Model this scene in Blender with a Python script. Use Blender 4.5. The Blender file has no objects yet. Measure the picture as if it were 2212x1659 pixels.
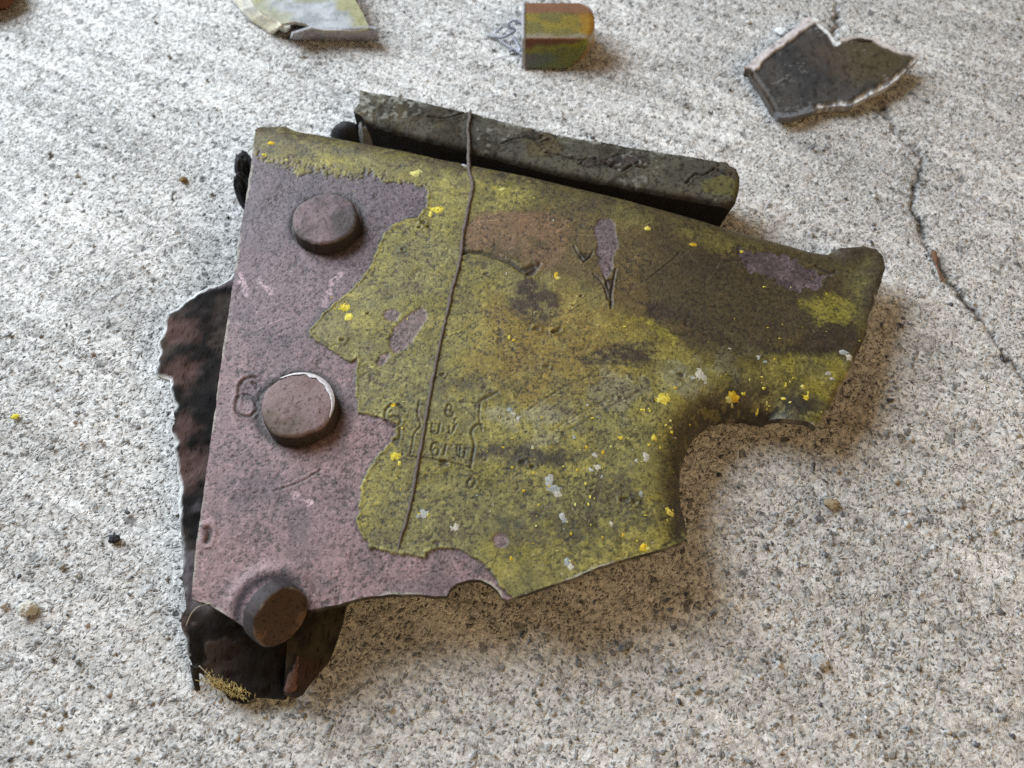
import bpy, math, random
import numpy as np
random.seed(7); rng = np.random.default_rng(7)
MM = 0.001
scene = bpy.context.scene
col = scene.collection

# ------------------------------------------------------------------ camera
PITCH, HFOV, DIST, ZT = math.radians(62), math.radians(62), 166.0, 6.0
FW = np.array([0, math.cos(PITCH), -math.sin(PITCH)])
UP = np.array([0, math.sin(PITCH), math.cos(PITCH)])
CAM = np.array([0, 0, ZT]) - FW * DIST
FPX = 1106 / math.tan(HFOV / 2)
cd = bpy.data.cameras.new("camera"); cam = bpy.data.objects.new("camera", cd); col.objects.link(cam)
cam.location = CAM * MM
cam.rotation_euler = (math.pi / 2 - PITCH, 0, 0)
cd.sensor_fit = 'HORIZONTAL'; cd.sensor_width = 36; cd.angle = HFOV
cd.clip_start = 0.01; cd.clip_end = 20
cd.dof.use_dof = True; cd.dof.focus_distance = 0.160; cd.dof.aperture_fstop = 20
scene.camera = cam

# ------------------------------------------------------------------ light
w = bpy.data.worlds.new("World"); scene.world = w; w.use_nodes = True
bg = w.node_tree.nodes["Background"]
bg.inputs[0].default_value = (1.0, 0.92, 0.82, 1); bg.inputs[1].default_value = 0.13

def area(name, loc, target, size, power, color, spread=180):
    l = bpy.data.lights.new(name, 'AREA'); l.shape = 'RECTANGLE'
    l.size, l.size_y = size; l.energy = power; l.color = color
    o = bpy.data.objects.new(name, l); col.objects.link(o)
    l.spread = math.radians(spread)
    o.location = loc
    d = np.array(target) - np.array(loc)
    from mathutils import Vector
    o.rotation_euler = Vector(d).to_track_quat('-Z', 'Y').to_euler()
    return o
area("doorway_daylight", (-0.34, 0.28, 0.31), (-0.04, 0.05, 0), (0.36, 0.36), 3.6, (0.84, 0.925, 1.0), 140)
area("room_light", (0.30, -0.28, 0.34), (0.06, -0.06, 0), (0.30, 0.30), 1.05, (1.0, 0.64, 0.27))
scene.cycles.use_denoising = False
vs = scene.view_settings
vs.view_transform = 'Standard'; vs.look = 'None'; vs.gamma = 1; vs.exposure = 0.0; vs.use_curve_mapping = False

# ------------------------------------------------------------------ helpers
def U(p, z):
    """photo position (2212-wide grid) -> point in mm on the horizontal plane at height z"""
    p = np.atleast_2d(np.asarray(p, float)); z = np.broadcast_to(np.asarray(z, float), (len(p),))
    d = FW * FPX + np.outer(p[:, 0] - 1106, [1, 0, 0]) + np.outer(829.5 - p[:, 1], UP)
    t = (z - CAM[2]) / d[:, 2]
    return CAM + d * t[:, None]
def U2(p, z): return U(p, z)[:, :2]
def F(p):   # full resolution (4032) -> 2212 grid
    return [(a / 1.82278, b / 1.82278) for a, b in p]

def _hash(ix, iy, s):
    h = (ix.astype(np.int64) * 374761393 + iy.astype(np.int64) * 668265263 + s * 1442695041) & 0xFFFFFFFF
    h = ((h ^ (h >> 13)) * 1274126177) & 0xFFFFFFFF
    h = ((h ^ (h >> 16)) * 2246822519) & 0xFFFFFFFF
    return ((h ^ (h >> 15)) & 0xFFFFFF) / float(0xFFFFFF)
def vnoise(x, y, s=0):
    ix, iy = np.floor(x), np.floor(y); fx, fy = x - ix, y - iy
    fx = fx * fx * (3 - 2 * fx); fy = fy * fy * (3 - 2 * fy)
    a, b = _hash(ix, iy, s), _hash(ix + 1, iy, s); c, d = _hash(ix, iy + 1, s), _hash(ix + 1, iy + 1, s)
    return (a + (b - a) * fx) * (1 - fy) + (c + (d - c) * fx) * fy
def fbm(x, y, scale, oct=4, s=0, gain=0.5):
    """0..1, scale in mm"""
    v = 0; a = 1; n = 0; f = 1.0 / scale
    for i in range(oct):
        v = v + a * vnoise(x * f + 17.3 * i, y * f - 9.1 * i, s + i); n += a; a *= gain; f *= 2.03
    return v / n
def lerp(a, b, t): return a + (b - a) * np.asarray(t)[:, None]
def sm(a, b, x):
    t = np.clip((x - a) / (b - a), 0, 1); return t * t * (3 - 2 * t)

def seg_dist(P, A, B, want_near=False):
    """min distance of points P to segments A->B; optional nearest points"""
    out = np.empty(len(P)); near = np.empty_like(P) if want_near else None
    D = B - A; L = np.maximum((D ** 2).sum(1), 1e-12)
    for i in range(0, len(P), 20000):
        p = P[i:i + 20000]
        t = ((p[:, None, 0] - A[None, :, 0]) * D[:, 0] + (p[:, None, 1] - A[None, :, 1]) * D[:, 1]) / L
        t = np.clip(t, 0, 1)
        qx = A[:, 0] + t * D[:, 0]; qy = A[:, 1] + t * D[:, 1]
        dd = (p[:, None, 0] - qx) ** 2 + (p[:, None, 1] - qy) ** 2
        k = dd.argmin(1); r = np.arange(len(p)); out[i:i + 20000] = np.sqrt(dd[r, k])
        if want_near: near[i:i + 20000, 0] = qx[r, k]; near[i:i + 20000, 1] = qy[r, k]
    return (out, near) if want_near else out
def inside(P, poly):
    res = np.zeros(len(P), bool); n = len(poly)
    for i in range(n):
        x1, y1 = poly[i]; x2, y2 = poly[(i + 1) % n]
        if y1 == y2: continue
        c = ((y1 > P[:, 1]) != (y2 > P[:, 1])) & (P[:, 0] < (x2 - x1) * (P[:, 1] - y1) / (y2 - y1) + x1)
        res ^= c
    return res
def sdf(P, poly, pad=None):
    """negative inside; points farther than pad outside the bounding box get a big value"""
    poly = np.asarray(poly); out = np.full(len(P), 1e3)
    if pad is None: m = np.ones(len(P), bool)
    else:
        lo, hi = poly.min(0) - pad, poly.max(0) + pad
        m = (P[:, 0] > lo[0]) & (P[:, 0] < hi[0]) & (P[:, 1] > lo[1]) & (P[:, 1] < hi[1])
    if m.any():
        d = seg_dist(P[m], poly, np.roll(poly, -1, 0)); out[m] = np.where(inside(P[m], poly), -d, d)
    return out
def line_dist(P, pts, pad=6):
    pts = np.asarray(pts); out = np.full(len(P), 1e3)
    lo, hi = pts.min(0) - pad, pts.max(0) + pad
    m = (P[:, 0] > lo[0]) & (P[:, 0] < hi[0]) & (P[:, 1] > lo[1]) & (P[:, 1] < hi[1])
    if m.any(): out[m] = seg_dist(P[m], pts[:-1], pts[1:])
    return out
def densify(pts, step, closed=True):
    pts = np.asarray(pts, float); out = []
    n = len(pts)
    for i in range(n if closed else n - 1):
        a, b = pts[i], pts[(i + 1) % n]; k = max(1, int(np.linalg.norm(b - a) / step))
        for j in range(k): out.append(a + (b - a) * j / k)
    if not closed: out.append(pts[-1])
    return np.array(out)
def smooth(pts, it=2, closed=True):
    """Chaikin corner cutting"""
    pts = np.asarray(pts, float)
    for _ in range(it):
        if closed:
            q = np.roll(pts, -1, 0); pts = np.stack([pts * .75 + q * .25, pts * .25 + q * .75], 1).reshape(-1, pts.shape[1])
        else:
            q = pts[1:]; p = pts[:-1]; m = np.stack([p * .75 + q * .25, p * .25 + q * .75], 1).reshape(-1, pts.shape[1])
            pts = np.vstack([pts[:1], m, pts[-1:]])
    return pts
def rough_outline(pts, step, amp, s=1, amp2=None):
    p = densify(pts, step); q = np.roll(p, -1, 0) - np.roll(p, 1, 0)
    n = np.stack([-q[:, 1], q[:, 0]], 1); n /= np.maximum(np.linalg.norm(n, axis=1), 1e-9)[:, None]
    k = fbm(p[:, 0], p[:, 1], step * 4, 3, s) - 0.5
    return p + n * (k * 2 * amp)[:, None]

def new_obj(name, me, parent=None, material=None, smooth_shade=True):
    o = bpy.data.objects.new(name, me); col.objects.link(o)
    if parent is not None: o.parent = parent
    if material is not None: me.materials.append(material)
    if smooth_shade: me.polygons.foreach_set("use_smooth", np.ones(len(me.polygons), bool))
    return o
def mesh_np(name, V, Q, colors=None, tris=None):
    """V in mm, Q quads (n,4)"""
    me = bpy.data.meshes.new(name)
    V = np.asarray(V, np.float32) * MM
    nq = len(Q); nt = 0 if tris is None else len(tris)
    me.vertices.add(len(V)); me.vertices.foreach_set("co", V.ravel())
    me.loops.add(nq * 4 + nt * 3); me.polygons.add(nq + nt)
    idx = np.asarray(Q, np.int32).ravel()
    st = np.arange(nq, dtype=np.int32) * 4
    if nt:
        idx = np.concatenate([idx, np.asarray(tris, np.int32).ravel()]); st = np.concatenate([st, nq * 4 + np.arange(nt, dtype=np.int32) * 3])
    me.loops.foreach_set("vertex_index", idx); me.polygons.foreach_set("loop_start", st)
    me.update(calc_edges=True); me.validate()
    if colors is not None:
        a = me.color_attributes.new("col", 'FLOAT_COLOR', 'POINT')
        c = np.ones((len(V), 4), np.float32); c[:, :3] = colors; a.data.foreach_set("color", c.ravel())
    return me
def tag(o, label, cat=None, group=None, kind=None):
    if label: o["label"] = label
    if cat: o["category"] = cat
    if group: o["group"] = group
    if kind: o["kind"] = kind
    return o
def empty(name, loc_mm):
    o = bpy.data.objects.new(name, None); col.objects.link(o); o.empty_display_size = 0.01
    return o

SLAB = [0, 0]
def grid_slab(outline, step, top_fn, thick_fn, edge_col=None, under_col=(0.03, 0.025, 0.02), bottom_step=1):
    """Sheet of any outline: a fine grid trimmed to the outline, with top, underside and edge walls.
    top_fn(P, d_edge) -> (z, colours)"""
    outline = np.asarray(outline)
    lo, hi = outline.min(0) - step, outline.max(0) + step
    nx, ny = int((hi[0] - lo[0]) / step) + 2, int((hi[1] - lo[1]) / step) + 2
    gx = lo[0] + np.arange(nx) * step; gy = lo[1] + np.arange(ny) * step
    X, Y = np.meshgrid(gx, gy, indexing='ij'); P = np.stack([X.ravel(), Y.ravel()], 1)
    A, B = outline, np.roll(outline, -1, 0)
    ins = np.zeros((nx, ny), bool)
    for j, yy in enumerate(gy):
        m = (A[:, 1] > yy) != (B[:, 1] > yy)
        if not m.any(): continue
        xs = np.sort(A[m, 0] + (yy - A[m, 1]) * (B[m, 0] - A[m, 0]) / (B[m, 1] - A[m, 1]))
        ins[:, j] = np.searchsorted(xs, gx) % 2 == 1
    ins = ins.ravel()
    # exact distance only in a band along the outline
    W = 2.0; bs = 2.0
    band = np.zeros((int((hi[0] - lo[0]) / bs) + 6, int((hi[1] - lo[1]) / bs) + 6), bool)
    od = densify(outline, 0.5); bi = ((od - lo) / bs).astype(int) + 2
    for da_ in (-1, 0, 1):
        for db_ in (-1, 0, 1): band[np.clip(bi[:, 0] + da_, 0, band.shape[0] - 1), np.clip(bi[:, 1] + db_, 0, band.shape[1] - 1)] = True
    pi = ((P - lo) / bs).astype(int) + 2; nb_ = band[pi[:, 0], pi[:, 1]]
    dist = np.full(len(P), W); near = P.copy()
    # candidates only from the same neighbourhood of the outline
    tile = (pi[:, 0] // 4) * 10000 + pi[:, 1] // 4
    idx = np.nonzero(nb_)[0]; order = idx[np.argsort(tile[idx], kind='stable')]; tl = tile[order]
    for grp in np.split(order, np.nonzero(np.diff(tl))[0] + 1):
        if len(grp) == 0: continue
        a_, b_ = P[grp].min(0) - 4.5, P[grp].max(0) + 4.5
        k = ((np.minimum(A, B) < b_) & (np.maximum(A, B) > a_)).all(1)
        if not k.any(): continue
        dist[grp], near[grp] = seg_dist(P[grp], A[k], B[k], True)
    s = np.where(ins, -dist, dist)
    ok = (s < 0.45 * step).reshape(nx, ny)
    cell = ok[:-1, :-1] & ok[1:, :-1] & ok[1:, 1:] & ok[:-1, 1:]
    ci, cj = np.nonzero(cell)
    q = np.stack([ci * ny + cj, (ci + 1) * ny + cj, (ci + 1) * ny + cj + 1, ci * ny + cj + 1], 1)
    # boundary edges
    e = np.concatenate([q[:, [0, 1]], q[:, [1, 2]], q[:, [2, 3]], q[:, [3, 0]]])
    key = np.sort(e, 1); k = key[:, 0].astype(np.int64) * (nx * ny) + key[:, 1]
    uk, inv, cnt = np.unique(k, return_inverse=True, return_counts=True)
    be = e[cnt[inv] == 1]
    bv = np.unique(be); P[bv] = near[bv]
    used = np.unique(q); remap = np.full(nx * ny, -1); remap[used] = np.arange(len(used))
    q = remap[q]; be = remap[be]; P = P[used]
    d = np.where(s[used] < 0, -s[used], 0); d[remap[bv]] = 0
    z, c = top_fn(P, d)
    th = thick_fn(P, d)
    n = len(P); SLAB[:] = [n, len(q)]
    top = np.column_stack([P, z]); bot = np.column_stack([P, z - th])
    V = [top, bot]; Q = [q, q[:, ::-1] + n]
    base = 2 * n
    ub, binv = np.unique(be, return_inverse=True); binv = binv.reshape(be.shape); m = len(ub)
    V += [top[ub], bot[ub]]
    Q.append(np.column_stack([base + binv[:, 1], base + binv[:, 0], base + m + binv[:, 0], base + m + binv[:, 1]]))
    ec = c[ub] if edge_col is None else edge_col(P[ub], c[ub])
    C = [c, np.tile(under_col, (n, 1)), ec, ec * 0.8]
    return np.vstack(V), np.vstack(Q), np.vstack(C)

def tube(path, radius, sides=8, s=0, ripple=0.0, cap=True):
    path = np.asarray(path, float); n = len(path)
    r = np.broadcast_to(np.asarray(radius, float), (n,)).copy()
    T = np.gradient(path, axis=0); T /= np.maximum(np.linalg.norm(T, axis=1), 1e-9)[:, None]
    ref = np.array([0.03, 0.02, 1.0]); V = []
    for i in range(n):
        a = np.cross(T[i], ref); 
        if np.linalg.norm(a) < 1e-3: a = np.cross(T[i], [1, 0, 0])
        a /= np.linalg.norm(a); b = np.cross(T[i], a)
        for k in range(sides):
            t = 2 * math.pi * k / sides
            rr = r[i] * (1 + ripple * (vnoise(np.array([i * 0.35 + s]), np.array([k * 1.3]), s)[0] - 0.5) * 2)
            V.append(path[i] + rr * (math.cos(t) * a + math.sin(t) * b))
    Q = [(i * sides + k, i * sides + (k + 1) % sides, (i + 1) * sides + (k + 1) % sides, (i + 1) * sides + k) for i in range(n - 1) for k in range(sides)]
    tr = []
    V = list(V); c0 = len(V); V.append(path[0]); V.append(path[-1])
    for k in range(sides):
        tr.append((c0, (k + 1) % sides, k)); b = (n - 1) * sides; tr.append((c0 + 1, b + k, b + (k + 1) % sides))
    return np.array(V), np.array(Q), np.array(tr)
def resample(path, step):
    path = np.asarray(path, float); L = np.r_[0, np.cumsum(np.linalg.norm(np.diff(path, axis=0), axis=1))]
    t = np.linspace(0, L[-1], max(3, int(L[-1] / step)))
    return np.stack([np.interp(t, L, path[:, k]) for k in range(path.shape[1])], 1)

# ------------------------------------------------------------------ materials
class NT:
    def __init__(s, name):
        s.m = bpy.data.materials.new(name); s.m.use_nodes = True; s.t = s.m.node_tree; s.b = s.t.nodes["Principled BSDF"]
        s.co = s.n('ShaderNodeTexCoord').outputs['Object']
    def n(s, t, **k):
        nd = s.t.nodes.new(t)
        for a, v in k.items(): setattr(nd, a, v)
        return nd
    def l(s, a, b): s.t.links.new(a, b)
    def val(s, sock, v):
        if hasattr(v, 'is_linked') or isinstance(v, bpy.types.NodeSocket): s.l(v, sock)
        else: sock.default_value = v
    def math(s, op, a, b=0.0, clamp=False):
        nd = s.n('ShaderNodeMath', operation=op); nd.use_clamp = clamp
        s.val(nd.inputs[0], a); s.val(nd.inputs[1], b); return nd.outputs[0]
    def noise(s, scale, detail=4, rough=0.55, co=None, dist=0.0):
        nd = s.n('ShaderNodeTexNoise'); nd.inputs['Scale'].default_value = scale; nd.inputs['Detail'].default_value = detail
        nd.inputs['Roughness'].default_value = rough; nd.inputs['Distortion'].default_value = dist
        s.l(co or s.co, nd.inputs['Vector']); return nd
    def vor(s, scale, feature='F1', co=None, rnd=1.0):
        nd = s.n('ShaderNodeTexVoronoi', feature=feature); nd.inputs['Scale'].default_value = scale; nd.inputs['Randomness'].default_value = rnd
        s.l(co or s.co, nd.inputs['Vector']); return nd
    def ramp(s, f, stops, interp='LINEAR'):
        nd = s.n('ShaderNodeValToRGB'); nd.color_ramp.interpolation = interp; e = nd.color_ramp.elements
        while len(e) < len(stops): e.new(0.5)
        for k, (p, c) in enumerate(stops):
            e[k].position = p; e[k].color = (c, c, c, 1) if isinstance(c, (int, float)) else (*c, 1)
        s.l(f, nd.inputs[0]); return nd.outputs[0]
    def mix(s, f, a, b, blend='MIX'):
        nd = s.n('ShaderNodeMix', data_type='RGBA', blend_type=blend); nd.clamp_result = False
        s.val(nd.inputs[0], f)
        for k, v in ((6, a), (7, b)):
            if isinstance(v, tuple): nd.inputs[k].default_value = (*v, 1)
            else: s.l(v, nd.inputs[k])
        return nd.outputs[2]
    def map(s, rot=(0, 0, 0), scale=(1, 1, 1)):
        nd = s.n('ShaderNodeMapping', vector_type='TEXTURE'); nd.inputs['Rotation'].default_value = rot; nd.inputs['Scale'].default_value = tuple(1 / q for q in scale)
        s.l(s.co, nd.inputs['Vector']); return nd.outputs[0]
    def bump(s, h, dist, strength=1.0):
        nd = s.n('ShaderNodeBump'); nd.inputs['Distance'].default_value = dist; nd.inputs['Strength'].default_value = strength
        s.l(h, nd.inputs['Height']); s.l(nd.outputs[0], s.b.inputs['Normal']); return nd
    def done(s, colr, rough=0.7, spec=0.3, metal=0.0):
        s.val(s.b.inputs['Base Color'], colr if not isinstance(colr, tuple) else (*colr, 1))
        s.val(s.b.inputs['Roughness'], rough); s.val(s.b.inputs['Specular IOR Level'], spec); s.val(s.b.inputs['Metallic'], metal)
        return s.m

def attr_mat(name, rough=0.75, spec=0.25, speck=0.6, speck_scale=1500, grain=0.35, bump=0.00006, stretch=None, metal=0.0, crackle=0.0):
    t = NT(name); a = t.n('ShaderNodeVertexColor', layer_name="col").outputs[0]
    co = t.co if stretch is None else t.map(rot=stretch[0], scale=stretch[1])
    n1 = t.noise(speck_scale, 3, 0.6, co).outputs[0]
    n2 = t.noise(speck_scale * 2.3, 3, 0.65, co).outputs[0]
    n3 = t.noise(speck_scale * 0.25, 4, 0.6).outputs[0]
    f = t.math('MULTIPLY_ADD', n2, grain * 2); t.t.nodes[-1].inputs[2].default_value = 1 - grain
    f3 = t.math('MULTIPLY_ADD', n3, 0.5); t.t.nodes[-1].inputs[2].default_value = 0.75
    pit = t.ramp(n1, [(0.33, 1 - speck), (0.43, 1.0)])
    c = t.mix(1.0, a, f, 'MULTIPLY'); c = t.mix(1.0, c, f3, 'MULTIPLY'); c = t.mix(1.0, c, pit, 'MULTIPLY')
    if crackle:
        wn = t.noise(700, 3, 0.6); wv = t.n('ShaderNodeVectorMath', operation='MULTIPLY_ADD')
        t.l(wn.outputs['Color'], wv.inputs[0]); wv.inputs[1].default_value = (0.0022,) * 3; t.l(t.co, wv.inputs[2])
        ck = t.ramp(t.vor(480, 'DISTANCE_TO_EDGE', wv.outputs[0]).outputs['Distance'], [(0.0, 1.0), (0.10, 0.0)])
        ck = t.math('MULTIPLY', ck, t.ramp(t.noise(260, 3).outputs[0], [(0.42, 0.0), (0.6, 1.0)]))
        c = t.mix(1.0, c, t.math('SUBTRACT', 1.0, t.math('MULTIPLY', ck, crackle)), 'MULTIPLY')
    h = t.math('ADD', t.math('MULTIPLY', pit, 0.7), n2)
    t.bump(h, bump)
    return t.done(c, rough, spec, metal)
def plain_mat(name, c, rough=0.7, spec=0.3, metal=0.0, var=0.4, scale=900, bump=0.00005):
    t = NT(name); n = t.noise(scale, 5, 0.6).outputs[0]
    f = t.math('MULTIPLY_ADD', n, var * 2); t.t.nodes[-1].inputs[2].default_value = 1 - var
    cc = t.mix(1.0, c, f, 'MULTIPLY'); t.bump(n, bump)
    return t.done(cc, rough, spec, metal)

M_paint = attr_mat("weathered_paint", 0.5, 0.34, speck=0.66, speck_scale=2300, grain=0.36, bump=0.00005, crackle=0.45)
M_back = attr_mat("dark_sheet", 0.85, 0.08, speck=0.6, speck_scale=1300, grain=0.6, bump=0.0001, stretch=((0, 0, -0.15), (2.0, 0.35, 1)))
M_rail = attr_mat("dirty_olive_rail", 0.75, 0.18, speck=0.6, speck_scale=1300, grain=0.4, bump=0.0001)
M_scrap = attr_mat("scrap_metal", 0.6, 0.35, speck=0.35, speck_scale=1400, grain=0.25, bump=0.00005)
M_rivet = attr_mat("rivet_metal", 0.65, 0.3, speck=0.6, speck_scale=1500, grain=0.35, bump=0.00007)
M_rubber = plain_mat("black_rubber", (0.012, 0.012, 0.014), 0.7, 0.3, var=0.5, scale=600, bump=0.0003)
M_dust = plain_mat("dusty_mortar", (0.17, 0.165, 0.16), 0.9, 0.1, var=0.5, scale=900, bump=0.0003)
M_stem = plain_mat("dry_stem", (0.13, 0.108, 0.10), 0.85, 0.15, var=0.6, scale=1500, bump=0.0002)

# ------------------------------------------------------------------ floor
def floor_material():
    t = NT("concrete")
    def warp(scale, amp, base):
        wn = t.noise(scale, 2, 0.6, base); wv = t.n('ShaderNodeVectorMath', operation='MULTIPLY_ADD')
        t.l(wn.outputs['Color'], wv.inputs[0]); wv.inputs[1].default_value = (amp,) * 3; t.l(base, wv.inputs[2]); return wv.outputs[0]
    co = warp(1500, 0.0009, warp(300, 0.003, t.co))
    low = t.noise(24, 5, 0.6).outputs[0]
    streak = t.noise(60, 5, 0.62, t.map(rot=(0, 0, math.radians(-27)), scale=(0.22, 2.8, 1))).outputs[0]
    expo = t.math('ADD', t.math('MULTIPLY', low, 0.45), t.math('MULTIPLY', streak, 0.55))       # where sand is laid bare
    def layer(scale, lo, hi):
        v = t.vor(scale, 'F1', co); sep = t.n('ShaderNodeSeparateColor'); t.l(v.outputs['Color'], sep.inputs[0])
        return t.ramp(v.outputs['Distance'], [(lo, 1.0), (hi, 0.0)]), sep, t.ramp(v.outputs['Distance'], [(0.1, 1.0), (0.62, 0.0)], 'EASE')
    b1, s1, d1 = layer(1550, 0.30, 0.56)
    b2, s2, d2 = layer(720, 0.30, 0.44)
    b3, s3, d3 = layer(300, 0.24, 0.33)
    fine = t.noise(2700, 4, 0.75).outputs[0]
    mid = t.noise(1000, 4, 0.7).outputs[0]
    sh = t.math('MULTIPLY', t.math('SUBTRACT', expo, 0.5), 1.9)
    cem = t.ramp(mid, [(0.32, (0.32, 0.316, 0.31)), (0.45, (0.48, 0.475, 0.465)), (0.58, (0.68, 0.67, 0.655))])
    tone = t.ramp(s1.outputs[0], [(0.0, (0.07, 0.072, 0.08)), (0.2, (0.16, 0.16, 0.165)), (0.5, (0.32, 0.315, 0.305)), (0.8, (0.44, 0.425, 0.40)), (1.0, (0.60, 0.58, 0.55))])
    cov1 = t.ramp(t.math('ADD', s1.outputs[1], sh), [(0.18, 0.0), (0.50, 1.0)])
    g1 = t.math('MULTIPLY', b1, cov1)
    c = t.mix(t.math('MULTIPLY', g1, 0.85), cem, tone)
    tone2 = t.ramp(s2.outputs[0], [(0.0, (0.045, 0.047, 0.055)), (0.35, (0.12, 0.118, 0.12)), (0.7, (0.25, 0.245, 0.238)), (1.0, (0.46, 0.45, 0.43))])
    cov2 = t.ramp(t.math('ADD', s2.outputs[1], t.math('MULTIPLY', sh, 0.5)), [(0.72, 0.0), (0.82, 1.0)])
    g2 = t.math('MULTIPLY', b2, cov2)
    c = t.mix(t.math('MULTIPLY', g2, 0.72), c, tone2)
    tone3 = t.ramp(s3.outputs[0], [(0.0, (0.09, 0.09, 0.10)), (0.6, (0.24, 0.235, 0.225)), (1.0, (0.42, 0.40, 0.37))])
    g3 = t.math('MULTIPLY', b3, t.ramp(s3.outputs[1], [(0.88, 0.0), (0.90, 1.0)]))
    c = t.mix(t.math('MULTIPLY', g3, 0.75), c, tone3)
    f = t.math('MULTIPLY_ADD', fine, 1.3); t.t.nodes[-1].inputs[2].default_value = 0.36
    c = t.mix(1.0, c, f, 'MULTIPLY')
    broom = t.noise(330, 3, 0.6, t.map(rot=(0, 0, math.radians(-27)), scale=(0.10, 1.5, 1)), 0.4).outputs[0]      # fine broom lines
    bf = t.math('MULTIPLY_ADD', broom, 0.85); t.t.nodes[-1].inputs[2].default_value = 0.58
    c = t.mix(1.0, c, bf, 'MULTIPLY')
    st = t.math('MULTIPLY_ADD', expo, -1.3); t.t.nodes[-1].inputs[2].default_value = 1.70
    c = t.mix(1.0, c, st, 'MULTIPLY')
    a = t.n('ShaderNodeVertexColor', layer_name="col").outputs[0]
    c = t.mix(1.0, c, a, 'MULTIPLY')
    h = t.math('ADD', t.math('MULTIPLY', mid, 1.0), t.math('MULTIPLY', fine, 0.6)); h = t.math('ADD', h, t.math('MULTIPLY', broom, 1.2))
    h = t.math('ADD', h, t.math('MULTIPLY', t.math('MULTIPLY', d1, cov1), 0.9)); h = t.math('ADD', h, t.math('MULTIPLY', t.math('MULTIPLY', d2, cov2), 1.3))
    t.bump(h, 0.00036, 1.0)
    return t.done(c, 0.95, 0.1)

def axis(a, b, step, far):
    m = np.arange(a, b + step, step); ext = []; s = step; x = 0
    while x < far: s *= 1.35; x += s; ext.append(x)
    ext = np.array(ext); return np.r_[m[0] - ext[::-1], m, m[-1] + ext]
CRACK = [F([(3270, -60), (3305, 60), (3290, 130)]),
         F([(3470, 400), (3500, 480), (3590, 560), (3635, 620), (3630, 690), (3595, 760), (3610, 850), (3650, 950), (3690, 1010), (3740, 1090), (3830, 1220), (3905, 1310), (3950, 1400), (4010, 1460), (4120, 1560)])]
def build_floor():
    gx = axis(-135, 135, 0.42, 1500); gy = axis(-92, 150, 0.42, 1500)
    X, Y = np.meshgrid(gx, gy, indexing='ij'); x, y = X.ravel(), Y.ravel(); P = np.stack([x, y], 1)
    ca, sa = math.cos(math.radians(-27)), math.sin(math.radians(-27))
    u, v = x * ca + y * sa, -x * sa + y * ca
    z = (fbm(x, y, 30, 3, 3) - 0.5) * 0.9 + (fbm(x, y, 2.6, 3, 5) - 0.5) * 0.55 + (fbm(u * 0.16, v, 4.2, 3, 8) - 0.5) * 0.95
    c = np.ones((len(x), 3))
    for i, pl in enumerate(CRACK):
        p = rough_outline(U2(smooth(pl, 2, False), 0), 1.2, 0.0) if False else densify(U2(smooth(pl, 2, False), 0), 1.0, False)
        d = line_dist(P + np.stack([(fbm(x, y, 2.2, 3, 21) - 0.5), (fbm(x, y, 2.2, 3, 22) - 0.5)], 1) * 2.6, p, 8)
        wv = 0.45 + 1.6 * fbm(x, y, 6, 3, 31) ** 1.5
        g = 1 - sm(0.0, 1.0, d / wv)
        halo = 1 - sm(0, 3.2, d)
        z = z - g * (0.25 + 0.7 * fbm(x, y, 2, 2, 4)) - halo * 0.3 * fbm(x, y, 2.5, 2, 14)
        dark = np.clip(g * 0.52 * sm(.2, .5, fbm(x, y, 1.6, 3, 10)) + halo * 0.42 * sm(.3, .65, fbm(x, y, 2.4, 3, 9)), 0, 1)
        c *= (1 - dark)[:, None]
    # old damp stains with a shape of their own
    for (px, py, rx, s) in [(470, 560, 14, 41), (1900, 1180, 16, 42), (240, 640, 10, 43), (2010, 780, 9, 44)]:
        q = U2([(px, py)], 0)[0]; d = np.hypot(x - q[0], y - q[1]) / rx + (fbm(x, y, 6, 4, s) - 0.5) * 1.6
        c *= (1 - 0.16 * (1 - sm(0.4, 1.1, d)))[:, None]
    for (px, py, rx, ry, s) in [(1312, 135, 6.5, 4.5, 46), (1880, 205, 8, 4, 47), (1850, 900, 7, 5, 48)]:                  # brown shadows of the metal painted on the floor, with some staining
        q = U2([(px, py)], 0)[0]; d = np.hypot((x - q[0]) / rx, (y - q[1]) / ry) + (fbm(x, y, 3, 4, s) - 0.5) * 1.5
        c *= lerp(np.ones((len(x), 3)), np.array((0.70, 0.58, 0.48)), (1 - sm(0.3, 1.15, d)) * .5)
    nx, ny = len(gx), len(gy)
    i, j = np.meshgrid(np.arange(nx - 1), np.arange(ny - 1), indexing='ij'); i, j = i.ravel(), j.ravel()
    Q = np.stack([i * ny + j, (i + 1) * ny + j, (i + 1) * ny + j + 1, i * ny + j + 1], 1)
    z -= 0.35
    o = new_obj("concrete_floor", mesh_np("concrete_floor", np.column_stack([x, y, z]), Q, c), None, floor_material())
    tag(o, "rough pale grey concrete floor with exposed sand and a thin crack", None, None, "structure")
    return o
build_floor()

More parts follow.
